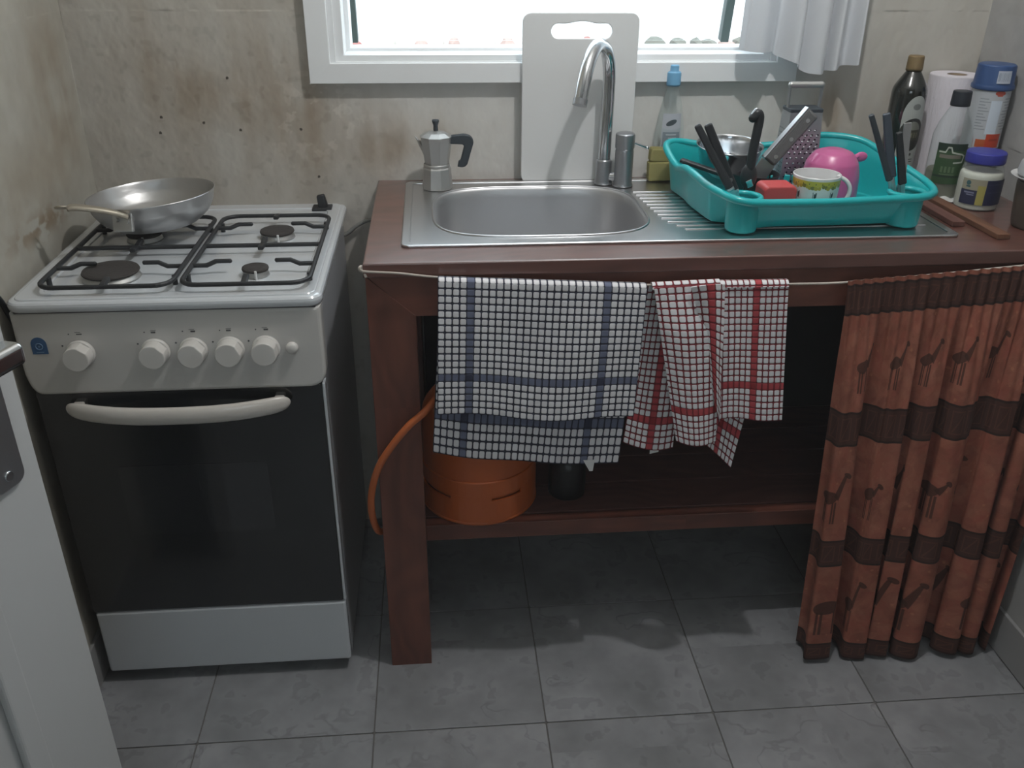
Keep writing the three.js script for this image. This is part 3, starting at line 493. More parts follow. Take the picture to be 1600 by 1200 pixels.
    const bumps = []; for (let r = 0; r < 11; r++) for (let s2 = 0; s2 < 5; s2++) { const v = 0.08 + r * 0.066; const w = lerp(w0, w1, v), d = lerp(d0, d1, v); bumps.push(new THREE.SphereGeometry(0.0028, 8, 5).scale(1, 0.8, 0.7).translate(x - w * 0.72 + s2 * w * 0.34 + (r % 2) * 0.005, lerp(yb, yt, v) + 0.003, z + d)); }
    const bt = part(g, 'grating_teeth', merge(bumps), M.dullchrome); bt.userData.kind = 'stuff';
    part(g, 'top_band', box(x - w1 - 0.001, x + w1 + 0.001, yt - 0.004, yt + 0.004, z - d1 - 0.001, z + d1 + 0.001, 0.002), M.greyblack);
    for (const s2 of [-1, 1]) part(g, 'handle_strap', bar([x + s2 * w1 * 0.97, yt, z], [x + s2 * (w1 + 0.0005), 1.128, z], 0.012, 0.003, [0, 0, 1], 0.001), M.dullchrome);
    part(g, 'handle', new THREE.CapsuleGeometry(0.0065, 0.062, 6, 16).rotateZ(Math.PI / 2).translate(x, 1.127, z), M.alu); }
  // pink cup tipped over, red box, mug
  const pk = thing('pink_ladle_cup', 'pink plastic cup upside down with a round ear in the tub', 'cup', [0.901, TF, 0.27]);
  part(pk, 'cup_body', smoothLathe([[0.0545, 0.0], [0.0555, 0.02], [0.0545, 0.055], [0.049, 0.082], [0.036, 0.100], [0.018, 0.107], [0.0005, 0.1085]], 0.900, TF + 0.001, 0.272, 44, 50), M.pink);
  part(pk, 'ear', merge(rod([0.946, 1.002, 0.262], [0.956, 1.006, 0.258], 0.005), new THREE.SphereGeometry(0.0115, 20, 12).scale(1.15, 0.85, 0.4).translate(0.963, 1.004, 0.258)), M.pink);
  const rb = thing('red_container', 'low red plastic container beside the white mug in the tub', 'container', [0.752, TF, 0.385]);
  part(rb, 'container', extrude(rrect(0.728, TF, 0.783, 0.980, 0.006), 0.05, 0.004).translate(0, 0, 0.345), M.red);
  const mg = thing('patterned_mug', 'white mug with a yellow and black printed band standing in the tub', 'mug', [0.832, TF, 0.36]);
  const mtex = canvasTex(1024, 256, (c2, W, Hh) => {
    c2.fillStyle = 'rgb(205,208,206)'; c2.fillRect(0, 0, W, Hh); c2.fillStyle = 'rgb(178,170,58)'; c2.fillRect(0, 14, W, 34);
    for (let i = 0; i < 46; i++) { const x = i / 46 * W; c2.fillStyle = i % 3 ? 'rgb(160,150,50)' : 'rgb(112,112,52)'; c2.beginPath(); c2.ellipse(x + hash(i, 1, 3) * 14, 44 + hash(i, 2, 3) * 14, 10 + hash(i, 3, 3) * 7, 12, 0, 0, 7); c2.fill(); c2.fillStyle = 'rgb(70,74,40)'; if (i % 2) c2.fillRect(x, 26, 5, 10); }
    c2.strokeStyle = 'rgb(52,56,58)'; c2.lineWidth = 4; for (let i = 0; i < 8; i++) { const x = i / 8 * W + 30; c2.beginPath(); c2.moveTo(x, 200); c2.quadraticCurveTo(x + 30, 150, x + 22, 82); c2.stroke(); c2.fillStyle = 'rgb(46,52,54)'; c2.fillRect(x + 30, 92, 14, 34); c2.fillRect(x + 40, 84, 8, 30); c2.beginPath(); c2.arc(x - 8, 150, 9, 0, 7); c2.fill(); }
  });
  part(mg, 'mug_body', lathe([[0.001, 0.0075], [0.036, 0.0075], [0.039, 0.0095], [0.041, 0.05], [0.0435, 0.0885]], 0.834, TF - 0.0065, 0.362, 48), M.ceramic);
  part(mg, 'printed_wall', lathe([[0.0395, 0.01], [0.0413, 0.05], [0.0438, 0.0875]], 0.834, TF - 0.0065, 0.362, 64), phys({ map: mtex, roughness: 0.28, clearcoat: 0.4 }));
  part(mg, 'rim', lathe([[0.0438, 0.0875], [0.0433, 0.0898], [0.0415, 0.0893], [0.0385, 0.05], [0.036, 0.0115], [0.0005, 0.0105]], 0.834, TF - 0.0065, 0.362, 48), M.ceramic);
  part(mg, 'handle', tube([[0.874, 0.994, 0.368], [0.888, 0.986, 0.372], [0.896, 0.972, 0.374], [0.893, 0.953, 0.373], [0.875, 0.94, 0.368]], 0.0042, 40, 10), M.ceramic);
  // cutlery in the right cup
  const sp = (name, label, cat, top, neck, end, w, mat, t = 0.009) => { const o = thing(name, label, cat, end); part(o, 'handle', bar(neck, top, w, t, [1, 0, 0.1], 0.0035, 0.75), mat); part(o, 'shank', bar(end, neck, w * 0.55, 0.003, [1, 0, 0.1], 0.001), M.steel); return o; };
  sp('table_knife', 'thin black-green knife leaning left out of the right cutlery cup', 'knife', [0.905, 1.110, 0.385], [0.963, 0.990, 0.388], [0.985, 0.925, 0.39], 0.0125, M.greyblack);
  sp('serving_fork', 'tall blue-grey handled utensil in the middle of the right cutlery cup', 'utensil', [0.936, 1.111, 0.380], [0.967, 0.995, 0.385], [0.990, 0.925, 0.392], 0.018, std({ color: rgb(0.05, 0.065, 0.085), roughness: 0.45 }));
  sp('table_spoon', 'short dark handled spoon at the right of the right cutlery cup', 'spoon', [0.960, 1.080, 0.392], [0.985, 0.985, 0.396], [0.998, 0.925, 0.398], 0.0155, M.black);
  { const o = thing('butter_knife', 'plain steel knife with a rounded end in the right cutlery cup', 'knife', [0.995, 0.925, 0.385]); part(o, 'knife', bar([0.995, 0.925, 0.384], [0.982, 1.093, 0.376], 0.014, 0.003, [1, 0, 0.1], 0.0012, 1.0), M.steel); }
}
// ------------------------------------------------------------------ bottles and jars at the right
{
  const x = 1.126, z = 0.088, b = thing('oil_bottle', 'tall dark glass oil bottle with a brown cap and an arched white label', 'bottle', [x, H, z]);
  part(b, 'bottle_glass', smoothLathe([[0.001, 0.0], [0.033, 0.0], [0.036, 0.005], [0.036, 0.10], [0.036, 0.188], [0.0335, 0.206], [0.022, 0.226], [0.0145, 0.238], [0.0135, 0.245]], x, H, z, 44, 80), M.oil);
  part(b, 'cap', lathe([[0.0, 0.238], [0.0165, 0.238], [0.0168, 0.243], [0.0160, 0.266], [0.0145, 0.268], [0, 0.268]], x, H, z, 28), M.gold);
  const tex = canvasTex(320, 768, (c, w, h) => {
    c.clearRect(0, 0, w, h); c.fillStyle = 'rgb(160,164,160)'; c.beginPath(); c.moveTo(0, h); c.lineTo(0, 190); c.ellipse(w / 2, 190, w / 2, 188, 0, Math.PI, 2 * Math.PI); c.lineTo(w, h); c.closePath(); c.fill();
    c.fillStyle = 'rgb(110,114,112)'; c.beginPath(); c.ellipse(w / 2, 95, 50, 26, 0, 0, 7); c.fill(); c.fillStyle = 'rgb(160,164,160)'; c.font = 'bold 26px serif'; 
    c.fillStyle = 'rgb(40,42,38)'; c.beginPath(); c.ellipse(w / 2, 330, 168, 140, 0, 0, 7); c.fill(); c.fillStyle = 'rgb(120,122,114)'; c.beginPath(); c.ellipse(w / 2, 330, 120, 112, 0, Math.PI * 1.08, Math.PI * 1.92); c.fill(); c.fillStyle = 'rgb(58,58,48)'; c.fillRect(40, 290, 240, 90); c.fillStyle = 'rgb(98,96,80)'; for (let i = 0; i < 5; i++) c.fillRect(66 + i * 38, 312, 24, 46); c.fillStyle = 'rgb(36,38,34)'; c.beginPath(); c.moveTo(60, 420); c.quadraticCurveTo(160, 520, 260, 420); c.lineTo(230, 400); c.lineTo(90, 400); c.fill();
    c.fillStyle = 'rgb(48,50,50)'; c.beginPath(); c.ellipse(150, 590, 20, 32, 0.3, 0, 7); c.fill(); c.lineWidth = 9; c.strokeStyle = 'rgb(48,50,50)'; c.beginPath(); c.moveTo(145, 610); c.lineTo(118, 720); c.stroke(); c.beginPath(); c.arc(190, 500, 13, 0, 7); c.fill(); c.fillRect(170, 540, 70, 8); c.fillRect(190, 560, 50, 8); c.fillStyle = 'rgb(40,42,40)'; c.beginPath(); c.moveTo(0, h); c.lineTo(0, h - 20); c.quadraticCurveTo(160, h - 70, w, h - 30); c.lineTo(w, h); c.fill();
  });
  tex.wrapS = tex.wrapT = THREE.ClampToEdgeWrapping;
  part(b, 'label', new THREE.CylinderGeometry(0.0366, 0.0366, 0.186, 30, 1, true, -0.62, 1.5).translate(x, H + 0.1, z), std({ map: tex, alphaTest: 0.5, transparent: false, roughness: 0.55 }));
}
{
  const x = 1.240, z = 0.058, p = thing('paper_towel_roll', 'white paper towel roll standing behind the bottles in the corner', 'paper roll', [x, H, z]);
  part(p, 'paper', lathe([[0.02, 0.0], [0.0535, 0.0], [0.0545, 0.002], [0.0545, 0.223], [0.053, 0.226], [0.021, 0.226], [0.02, 0.224], [0.02, 0.0]], x, H, z, 48), M.paper);
  part(p, 'cardboard_core', lathe([[0.018, 0.0], [0.0198, 0.0], [0.0198, 0.2255], [0.018, 0.2255], [0.018, 0]], x, H, z, 32), std({ color: rgb(0.35, 0.27, 0.19), roughness: 0.9 }));
}
{
  const x = 1.268, z = 0.150, y = 0.984;
  const s = thing('dark_tin', 'short dark tin under the blue-lidded can', 'tin', [x, H, z]);
  part(s, 'tin', lathe([[0, 0], [0.034, 0], [0.036, 0.003], [0.036, y - H - 0.004], [0.034, y - H - 0.0005], [0, y - H - 0.0005]], x, H, z, 36), M.greyblack);
  const c = thing('powder_can', 'tall white can with a blue lid and an orange patch, raised in the right corner', 'can', [x, y, z]);
  const tex = canvasTex(1024, 680, (g, w, h) => {
    g.fillStyle = 'rgb(176,180,184)'; g.fillRect(0, 0, w, h);
    const fx = (t) => t * w;   // fronts at 0.25 and 0.75
    for (const o of [0.22, 0.72]) { g.fillStyle = 'rgb(178,82,66)'; g.beginPath(); g.ellipse(fx(o), 46, 46, 24, 0, 0, 7); g.fill(); g.fillRect(fx(o) - 24, 66, 48, 10);
      g.fillStyle = 'rgb(140,144,148)'; for (let i = 0; i < 11; i++) { g.fillRect(fx(o) - 160, 100 + i * 30, 74 + 22 * Math.sin(i * 2.1), 10); g.fillRect(fx(o) + 60 - 18 * Math.sin(i * 1.7), 96 + i * 30, 84, 12); }
      g.fillStyle = 'rgb(196,206,216)'; g.fillRect(fx(o) - 62, 120, 96, 330); g.fillStyle = 'rgb(176,88,50)'; g.fillRect(fx(o) - 120, 505, 120, 80); g.fillStyle = 'rgb(182,66,42)'; g.fillRect(fx(o) - 40, 450, 150, 140); g.fillStyle = 'rgb(150,52,36)'; g.fillRect(fx(o) - 10, 500, 90, 20); }
    g.fillStyle = 'rgb(38,42,54)'; g.fillRect(0, 600, w, 80); g.strokeStyle = 'rgb(130,140,150)'; g.lineWidth = 7; for (const o of [0.1, 0.6]) { g.beginPath(); g.arc(fx(o), 640, 26, 0, 7); g.stroke(); }
  });
  part(c, 'can_body', new THREE.CylinderGeometry(0.0375, 0.0375, 0.136, 44, 1, false).rotateY(-1.42).translate(x, y + 0.068, z), [std({ map: tex, roughness: 0.4 }), M.dullchrome, M.dullchrome]);
  const ltex = canvasTex(256, 160, (g, w, h) => { g.fillStyle = 'rgb(176,184,196)'; g.fillRect(0, 0, w, h); g.fillStyle = 'rgb(120,130,146)'; for (let i = 0; i < 24; i++) if (hash(i, 4, 4) > 0.4) g.fillRect(18 + i * 9, 24, 5, 108); });
  const lid = part(c, 'lid', lathe([[0, 0.180], [0.033, 0.180], [0.0365, 0.177], [0.0385, 0.142], [0.0410, 0.140], [0.0412, 0.133], [0.0385, 0.131], [0, 0.131]].reverse(), x, y, z, 44), M.canlid);
  part(lid, 'barcode_sticker', new THREE.CylinderGeometry(0.0383, 0.0396, 0.024, 16, 1, true, -0.42, 0.72).translate(x, y + 0.158, z), std({ map: ltex, roughness: 0.5 }));
}
{
  const x = 1.186, z = 0.186, b = thing('pickle_bottle', 'clear bottle with a black cap and a green label beside the dark oil bottle', 'bottle', [x, H, z]);
  part(b, 'bottle_glass', smoothLathe([[0.001, 0.001], [0.034, 0.001], [0.0385, 0.006], [0.039, 0.10], [0.0385, 0.125], [0.032, 0.150], [0.022, 0.172], [0.0165, 0.184], [0.016, 0.19]], x, H, z, 44, 70), M.clear);
  part(b, 'contents', smoothLathe([[0.001, 0.003], [0.033, 0.003], [0.0365, 0.008], [0.0368, 0.052], [0.030, 0.058], [0.001, 0.056]], x, H, z, 36, 40), M.dregs);
  part(b, 'cap', lathe([[0, 0.184], [0.0185, 0.184], [0.019, 0.187], [0.0182, 0.211], [0.0170, 0.213], [0, 0.213]], x, H, z, 32), M.blackcap);
  const tex = canvasTex(512, 512, (c, w, h) => {
    c.fillStyle = 'rgb(52,78,50)'; c.fillRect(0, 0, w, h); c.fillStyle = 'rgb(34,52,42)'; c.fillRect(0, 0, w, 90); c.fillRect(0, h - 110, w, 26);
    c.strokeStyle = 'rgb(176,182,172)'; c.lineWidth = 20; c.lineJoin = 'round'; c.beginPath(); c.moveTo(40, 110); c.lineTo(150, 110); c.lineTo(180, 50); c.lineTo(230, 50); c.lineTo(260, 110); c.lineTo(420, 130); c.lineTo(470, 150); c.lineTo(450, 230); c.lineTo(300, 240); c.stroke();
    c.fillStyle = 'rgb(112,108,98)'; c.fillRect(60, 140, 350, 46); c.fillStyle = 'rgb(92,112,84)'; for (let i = 0; i < 4; i++) c.fillRect(120 + i * 62, 290, 36, 76); c.fillRect(110, 384, 250, 14);
  });
  part(b, 'label', new THREE.CylinderGeometry(0.0395, 0.0395, 0.082, 30, 1, true, -1.15, 1.55).translate(x, H + 0.074, z), std({ map: tex, roughness: 0.5 }));
}
{
  const x = 1.214, z = 0.272, j = thing('mayonnaise_jar', 'clear jar with a blue lid and a navy label in front of the bottles', 'jar', [x, H, z]);
  part(j, 'jar_glass', smoothLathe([[0.001, 0.0008], [0.037, 0.0008], [0.0415, 0.005], [0.0420, 0.05], [0.0412, 0.068], [0.036, 0.085], [0.0345, 0.095]], x, H, z, 44, 60), M.clear);
  part(j, 'contents', smoothLathe([[0.001, 0.002], [0.036, 0.002], [0.040, 0.007], [0.0405, 0.05], [0.0395, 0.068], [0.034, 0.074], [0.001, 0.075]], x, H, z, 40, 50), M.mayo);
  part(j, 'lid', lathe([[0, 0.090], [0.0365, 0.090], [0.0375, 0.093], [0.0372, 0.109], [0.035, 0.112], [0, 0.112]], x, H, z, 40), M.navylid);
  const tex = canvasTex(512, 256, (c, w, h) => { c.fillStyle = 'rgb(44,48,74)'; c.fillRect(0, 0, w, h); c.fillStyle = 'rgb(150,146,128)'; c.fillRect(0, 0, 250, 110); c.fillStyle = 'rgb(160,152,84)'; c.fillRect(170, 60, 78, 196); c.fillStyle = 'rgb(60,96,100)'; c.beginPath(); c.arc(70, 40, 24, 0, 7); c.fill(); c.fillRect(50, 66, 44, 18); c.fillStyle = 'rgb(120,124,146)'; c.fillRect(40, 128, 104, 16); c.fillRect(70, 152, 74, 12); c.fillStyle = 'rgb(60,64,88)'; c.fillRect(270, 40, 200, 10); c.fillRect(270, 120, 180, 10); });
  part(j, 'label', new THREE.CylinderGeometry(0.0424, 0.0424, 0.05, 30, 1, true, -1.35, 2.3).translate(x, H + 0.038, z), std({ map: tex, roughness: 0.5 }));
}
{
  const s = thing('paper_scrap', 'crumpled white paper scrap on the table left of the jar', 'paper', [1.175, H, 0.235]);
  part(s, 'paper', sheet((u, v) => [1.158 + u * 0.04 + v * 0.006, H + 0.002 + 0.006 * Math.pow(Math.sin(u * 3 + v * 2), 2), 0.222 + v * 0.03 - u * 0.012], 8, 6, 0.0006), M.white);
  const w1 = thing('wooden_stick', 'longer thin wooden stick in front of the jar at the right of the drainer', 'stick', [1.155, H, 0.34]);
  part(w1, 'batten', triUV(box(-0.0125, 0.0125, 0, 0.010, -0.15, 0.15, 0.0015), 'z').rotateY(0.02).translate(1.147, H + 0.0005, 0.335), M.slat);
  const w2 = thing('wooden_stick', 'shorter dark wooden stick against the right end of the drainer', 'stick', [1.105, H, 0.30]);
  part(w2, 'batten', triUV(box(-0.0125, 0.0125, 0, 0.010, -0.11, 0.11, 0.0015), 'z').translate(1.108, H + 0.0005, 0.295), M.darkwood);
}
{ // stack at the right edge of the picture
  const x = 1.252, z = 0.415;
  const a = thing('brown_pot', 'dark brown pot at the right edge of the table under a white saucer', 'pot', [x, H, z]);
  part(a, 'pot', smoothLathe([[0.001, 0], [0.036, 0], [0.042, 0.01], [0.046, 0.05], [0.048, 0.083], [0.045, 0.084], [0.04, 0.03], [0.001, 0.006]], x, H, z, 40, 50), std({ color: rgb(0.06, 0.045, 0.035), roughness: 0.5 }));
  const p = thing('white_saucer', 'white saucer on top of the dark brown pot', 'saucer', [x, H + 0.084, z]);
  part(p, 'saucer', lathe([[0, 0.001], [0.035, 0.001], [0.05, 0.007], [0.061, 0.0125], [0.062, 0.0145], [0.05, 0.0105], [0.035, 0.004], [0, 0.004]], x, H + 0.084, z, 48), M.ceramic);
  const b = thing('grey_bowl', 'pale grey bowl turned upside down on the white saucer', 'bowl', [x, H + 0.09, z]);
  part(b, 'bowl', smoothLathe([[0.0505, 0.0], [0.052, 0.006], [0.049, 0.022], [0.037, 0.036], [0.019, 0.042], [0.0005, 0.043]], x, H + 0.0985, z, 44, 40), std({ color: rgb(0.36, 0.37, 0.38), roughness: 0.4 }));
}
// ------------------------------------------------------------------ gas cooker
{
  const X0 = -0.583, X1 = -0.083, c = thing('gas_cooker', 'white four burner gas cooker with a black glass oven door', 'cooker', [-0.333, 0, 0.27]);
  part(c, 'body', merge(box(X0 + 0.002, X0 + 0.012, 0.03, 0.828, 0.01, 0.520), box(X1 - 0.012, X1 - 0.002, 0.03, 0.828, 0.01, 0.524, 0.003), box(X0 + 0.01, X1 - 0.01, 0.03, 0.82, 0.012, 0.02), box(X0 + 0.012, X1 - 0.012, 0.032, 0.05, 0.02, 0.51), box(X0 + 0.012, X1 - 0.012, 0.67, 0.69, 0.02, 0.51)), M.side);
  for (const [x, z] of [[X0 + 0.04, 0.06], [X1 - 0.04, 0.06], [X0 + 0.04, 0.47], [X1 - 0.04, 0.47]]) part(c, 'foot', lathe([[0, 0], [0.014, 0], [0.016, 0.006], [0.012, 0.03], [0, 0.03]], x, 0, z, 20), M.black);
  // hob with pressed edge
  const hs = rrect(X0, -0.545, X1, 0.008, 0.018), lip = rrect(X0 + 0.006, -0.539, X1 - 0.006, 0.002, 0.016); lip.holes.push(rrect(X0 + 0.036, -0.520, X1 - 0.026, -0.030, 0.035, THREE.Path));
  const hob = part(c, 'hob_plate', merge(extrude(hs, 0.019, 0.008).rotateX(-Math.PI / 2).translate(0, 0.832, 0), extrude(lip, 0.006, 0.0028).rotateX(-Math.PI / 2).translate(0, 0.8475, 0)), M.enamel);
  part(hob, 'rear_seam', box(X0 + 0.004, X1 - 0.004, 0.8215, 0.8335, 0.0, 0.5440), M.seam);
  const HT = 0.851;
  // control panel: front skin bowed a little, rounded lower corners
  const ps = new THREE.Shape(); ps.moveTo(X0 + 0.002, 0.8250); ps.lineTo(X0 + 0.002, 0.72); ps.quadraticCurveTo(X0 + 0.006, 0.684, X0 + 0.02, 0.684); ps.lineTo(X1 - 0.028, 0.684); ps.quadraticCurveTo(X1 - 0.004, 0.685, X1 - 0.002, 0.71); ps.lineTo(X1 - 0.002, 0.8250); ps.closePath();
  const panel = part(c, 'control_panel', extrude(ps, 0.035, 0.006).translate(0, 0, 0.511), M.panel);
  const kx = [-0.4845, -0.361, -0.298, -0.2365, -0.1765];
  kx.forEach((x, i) => {
    const y = 0.757, z = 0.546;
    const k = part(c, 'knob', lathe([[0, 0], [0.0235, 0], [0.0242, 0.002], [0.0232, 0.006], [0.021, 0.0068], [0, 0.0068]], 0, 0, 0, 36).rotateX(Math.PI / 2).translate(x, y, z), M.knob);
    const gs = new THREE.Shape(), a0 = [0.95, 0.75, 0.7, 0.45, 0.1][i]; gs.absarc(0, 0, 0.0195, a0 + 0.42, a0 + Math.PI - 0.5, false); gs.absarc(0, 0, 0.0195, a0 + Math.PI - 0.2, a0 + 2 * Math.PI - 0.42, false); gs.closePath();
    part(k, 'grip', extrude(gs, 0.026, 0.002, 24).translate(x, y, z + 0.004), M.knob);
    const o = M.seam;
    const pm = part(panel, 'panel_print', merge(new THREE.CylinderGeometry(0.0016, 0.0016, 0.0006, 10).rotateX(Math.PI / 2).translate(x - 0.028, y + 0.014, z + 0.0003), new THREE.CylinderGeometry(0.0012, 0.0012, 0.0006, 10).rotateX(Math.PI / 2).translate(x - 0.014, y + 0.035, z + 0.0003), new THREE.BoxGeometry(i ? 0.0075 : 0.009, i ? 0.0028 : 0.0018, 0.0006).translate(x + (i % 2 ? 0.0005 : 0.003), y + 0.0345, z + 0.0003), new THREE.BoxGeometry(0.009, 0.0006, 0.0006).translate(x + 0.001, y + 0.038, z + 0.0003)), o); pm.userData.kind = 'stuff';
  });
  part(c, 'ignition_button', lathe([[0, 0], [0.010, 0], [0.0105, 0.002], [0.010, 0.008], [0.006, 0.0105], [0, 0.011]], 0, 0, 0, 24).rotateX(Math.PI / 2).translate(-0.1325, 0.757, 0.545), M.knob);
  const st = new THREE.Shape(); st.moveTo(-0.563, 0.757); st.lineTo(-0.5375, 0.757); st.lineTo(-0.5375, 0.775); st.absarc(-0.5503, 0.775, 0.0127, 0, Math.PI); st.closePath();
  const sticker = part(panel, 'sticker', extrude(st, 0.0006).translate(0, 0, 0.5462), std({ color: rgb(0.045, 0.12, 0.26), roughness: 0.5 }), 'blue arch-shaped sticker');
  part(sticker, 'sticker_print', merge(new THREE.TorusGeometry(0.0055, 0.0008, 6, 24).translate(-0.5503, 0.771, 0.5469), new THREE.BoxGeometry(0.012, 0.0012, 0.0004).translate(-0.5503, 0.7605, 0.5469), new THREE.SphereGeometry(0.002, 10, 6).scale(1, 1, 0.2).translate(-0.5503, 0.771, 0.5469)), std({ color: rgb(0.16, 0.27, 0.42), roughness: 0.5 }));
  // oven door
  const door = part(c, 'oven_door', merge(box(X0 + 0.004, X1 - 0.007, 0.188, 0.682, 0.521, 0.5415, 0.003)), M.ovenglass);
  part(door, 'oven_window', extrude(rrect(-0.470, 0.372, -0.203, 0.525, 0.006), 0.0012, 0.0003).translate(0, 0, 0.5412), M.ovenwindow);
  part(c, 'door_edge', box(X1 - 0.0065, X1 - 0.001, 0.19, 0.683, 0.515, 0.5405, 0.002), M.enamel, 'white edge of the oven door');
  const hp = []; for (let i = 0; i <= 40; i++) { const t = 0.5 - 0.5 * Math.cos(i / 40 * Math.PI), s = 2 * t - 1; hp.push([lerp(-0.529, -0.145, t), 0.6545 - 0.003 * (1 - s * s), 0.553 + 0.034 * (1 - Math.pow(Math.abs(s), 2.6))]); }
  const hr = hp.map((p, i) => { const s = Math.abs(Math.cos(i / 40 * Math.PI)), k = Math.sqrt(Math.max(0.004, 1 - Math.pow(s, 16))), r = []; for (let q = 0; q < 20; q++) { const a = q / 20 * 2 * Math.PI; r.push([p[0], p[1] + Math.sin(a) * 0.0165 * k, p[2] + Math.cos(a) * 0.0095 * k]); } return r; });
  part(c, 'door_handle', merge(grid(hr, true), box(-0.518, -0.500, 0.647, 0.662, 0.540, 0.556, 0.003), box(-0.174, -0.156, 0.647, 0.662, 0.540, 0.556, 0.003)), M.handle);
  part(c, 'drawer_panel', box(X0 + 0.006, X1 - 0.002, 0.030, 0.1855, 0.515, 0.542, 0.006), M.enamel);
  // burners
  const burner = (x, z, r) => { const b = part(c, 'burner', lathe([[0, 0], [r * 1.02, 0], [r * 1.0, 0.004], [r * 0.9, 0.010], [r * 0.9, 0.012], [0, 0.012]], x, HT - 0.001, z, 40), M.alu); part(b, 'burner_cap', lathe([[0, 0.0115], [r * 0.97, 0.0115], [r, 0.0135], [r * 0.97, 0.0165], [r * 0.6, 0.0182], [0, 0.0178]], x, HT - 0.001, z, 40), M.cap); part(b, 'spark_plug', rod([x + r * 0.2, HT, z + r * 1.12], [x + r * 0.2, HT + 0.016, z + r * 1.12], 0.0022), M.white); };
  burner(-0.449, 0.437, 0.0485); burner(-0.2, 0.440, 0.0235); burner(-0.193, 0.226, 0.0335); burner(-0.449, 0.226, 0.0335);
  // pan supports
  const support = (x0, x1, zb, zf) => {
    const y = 0.868, r = 0.0042, R = 0.03, loop = [], arc = (cx, cz, a0) => { for (let i = 0; i <= 6; i++) { const a = a0 + i / 6 * Math.PI / 2; loop.push([cx + R * Math.cos(a), y, cz + R * Math.sin(a)]); } };
    arc(x1 - R, zf - R, 0); arc(x0 + R, zf - R, Math.PI / 2); arc(x0 + R, zb + R, Math.PI); arc(x1 - R, zb + R, 1.5 * Math.PI);
    const s = part(c, 'pan_support', polyTube(loop, r, 8, true), M.iron), xm = (x0 + x1) / 2, zm = 0.325, up = 0.006;
    part(s, 'cross_rod', rod([x0, y, zm], [x1, y, zm], r), M.iron);
    for (const z of [0.432, 0.215]) for (const [xa, d] of [[x0, 1], [x1, -1]]) part(s, 'prong', polyTube([[xa, y, z], [xa + d * 0.026, y, z], [xa + d * 0.042, y + up, z - 0.004], [xa + d * 0.066, y + up, z - 0.004]], r, 8), M.iron);
    for (const [za, d] of [[zf, -1], [zm, 1], [zm, -1], [zb, 1]]) part(s, 'prong', bar([xm, y + 0.001, za], [xm, y + 0.004, za + d * 0.030], 0.010, 0.008, [1, 0, 0], 0.002), M.iron);
    for (const [x, z] of [[x0 + 0.004, zf - 0.05], [x1 - 0.004, zf - 0.05], [x0 + 0.004, zb + 0.05], [x1 - 0.004, zb + 0.05]]) part(s, 'foot', rod([x, y, z], [x, HT, z], 0.0045), M.iron);
  };
  support(-0.543, -0.326, 0.135, 0.528); support(-0.311, -0.097, 0.135, 0.528);
  part(c, 'lid_bracket', merge(box(-0.146, -0.104, HT - 0.003, HT + 0.006, 0.015, 0.050, 0.002), bar([-0.122, HT, 0.030], [-0.128, HT + 0.030, 0.026], 0.022, 0.018, [1, 0, 0], 0.004, 0.75)), M.iron);
}
// ------------------------------------------------------------------ frying pan on the cooker
{
  const px = -0.424, pz = 0.211, py = 0.876, f = thing('frying_pan', 'worn deep aluminium frying pan tilted on the back left burner', 'pan', [px, py, pz]);
  const tilt = new THREE.Matrix4().makeRotationFromEuler(new THREE.Euler(-0.02, 0, 0.062)).setPosition(px, py + 0.004, pz);
  const P = (g) => g.applyMatrix4(tilt);
  part(f, 'pan_body', P(smoothLathe([[0.001, 0], [0.072, 0], [0.082, 0.003], [0.101, 0.018], [0.113, 0.037], [0.1185, 0.056], [0.1198, 0.059], [0.1188, 0.0603], [0.1168, 0.057], [0.110, 0.038], [0.098, 0.021], [0.080, 0.0065], [0.070, 0.0035], [0.001, 0.0035]], 0, 0, 0, 72, 90)), M.pan);
  const ra = V(-0.025, 0.06, 0.113), dirH = V(-0.42, 0.36, 0.83);
  part(f, 'handle_bracket', P(merge(new RoundedBoxGeometry(0.040, 0.038, 0.008, 3, 0.003).rotateX(-0.28).rotateY(-0.2).translate(-0.024, 0.037, 0.1145), new THREE.CylinderGeometry(0.004, 0.004, 0.012, 12).rotateX(Math.PI / 2 - 0.28).rotateY(-0.2).translate(-0.033, 0.042, 0.1185), new THREE.CylinderGeometry(0.004, 0.004, 0.012, 12).rotateX(Math.PI / 2 - 0.28).rotateY(-0.2).translate(-0.015, 0.037, 0.1185))), M.alu);
  const hp = [[-0.014, 0.048, 0.117], [-0.034, 0.062, 0.131], [-0.066, 0.074, 0.142], [-0.094, 0.080, 0.148], [-0.101, 0.079, 0.149]];
  const hc = new THREE.CatmullRomCurve3(hp.map((p) => V(...p))), rows = [];
  for (let i = 0; i <= 24; i++) { const t = i / 24, p = hc.getPoint(t), d = hc.getTangent(t), s = new THREE.Vector3().crossVectors(V(0, 1, 0), d).normalize(), n = new THREE.Vector3().crossVectors(d, s), w = lerp(0.009, 0.013, t) * (t > 0.94 ? 0.8 : 1), h = 0.0035, r = []; for (let q = 0; q < 16; q++) { const a = q / 16 * 2 * Math.PI, ca = Math.cos(a), sa = Math.sin(a); const v = p.clone().addScaledVector(s, w * Math.sign(ca) * Math.sqrt(Math.abs(ca))).addScaledVector(n, h * Math.sign(sa) * Math.sqrt(Math.abs(sa)) - 0.004 * ca * ca); r.push(v.toArray()); } rows.push(r); }
  const hd = part(f, 'handle', P(grid(rows, true)), M.bronze);
  part(hd, 'hanging_ring', P(new THREE.TorusGeometry(0.010, 0.0025, 8, 24).rotateX(Math.PI / 2 - 0.35).translate(-0.110, 0.080, 0.151)), M.bronze);
}
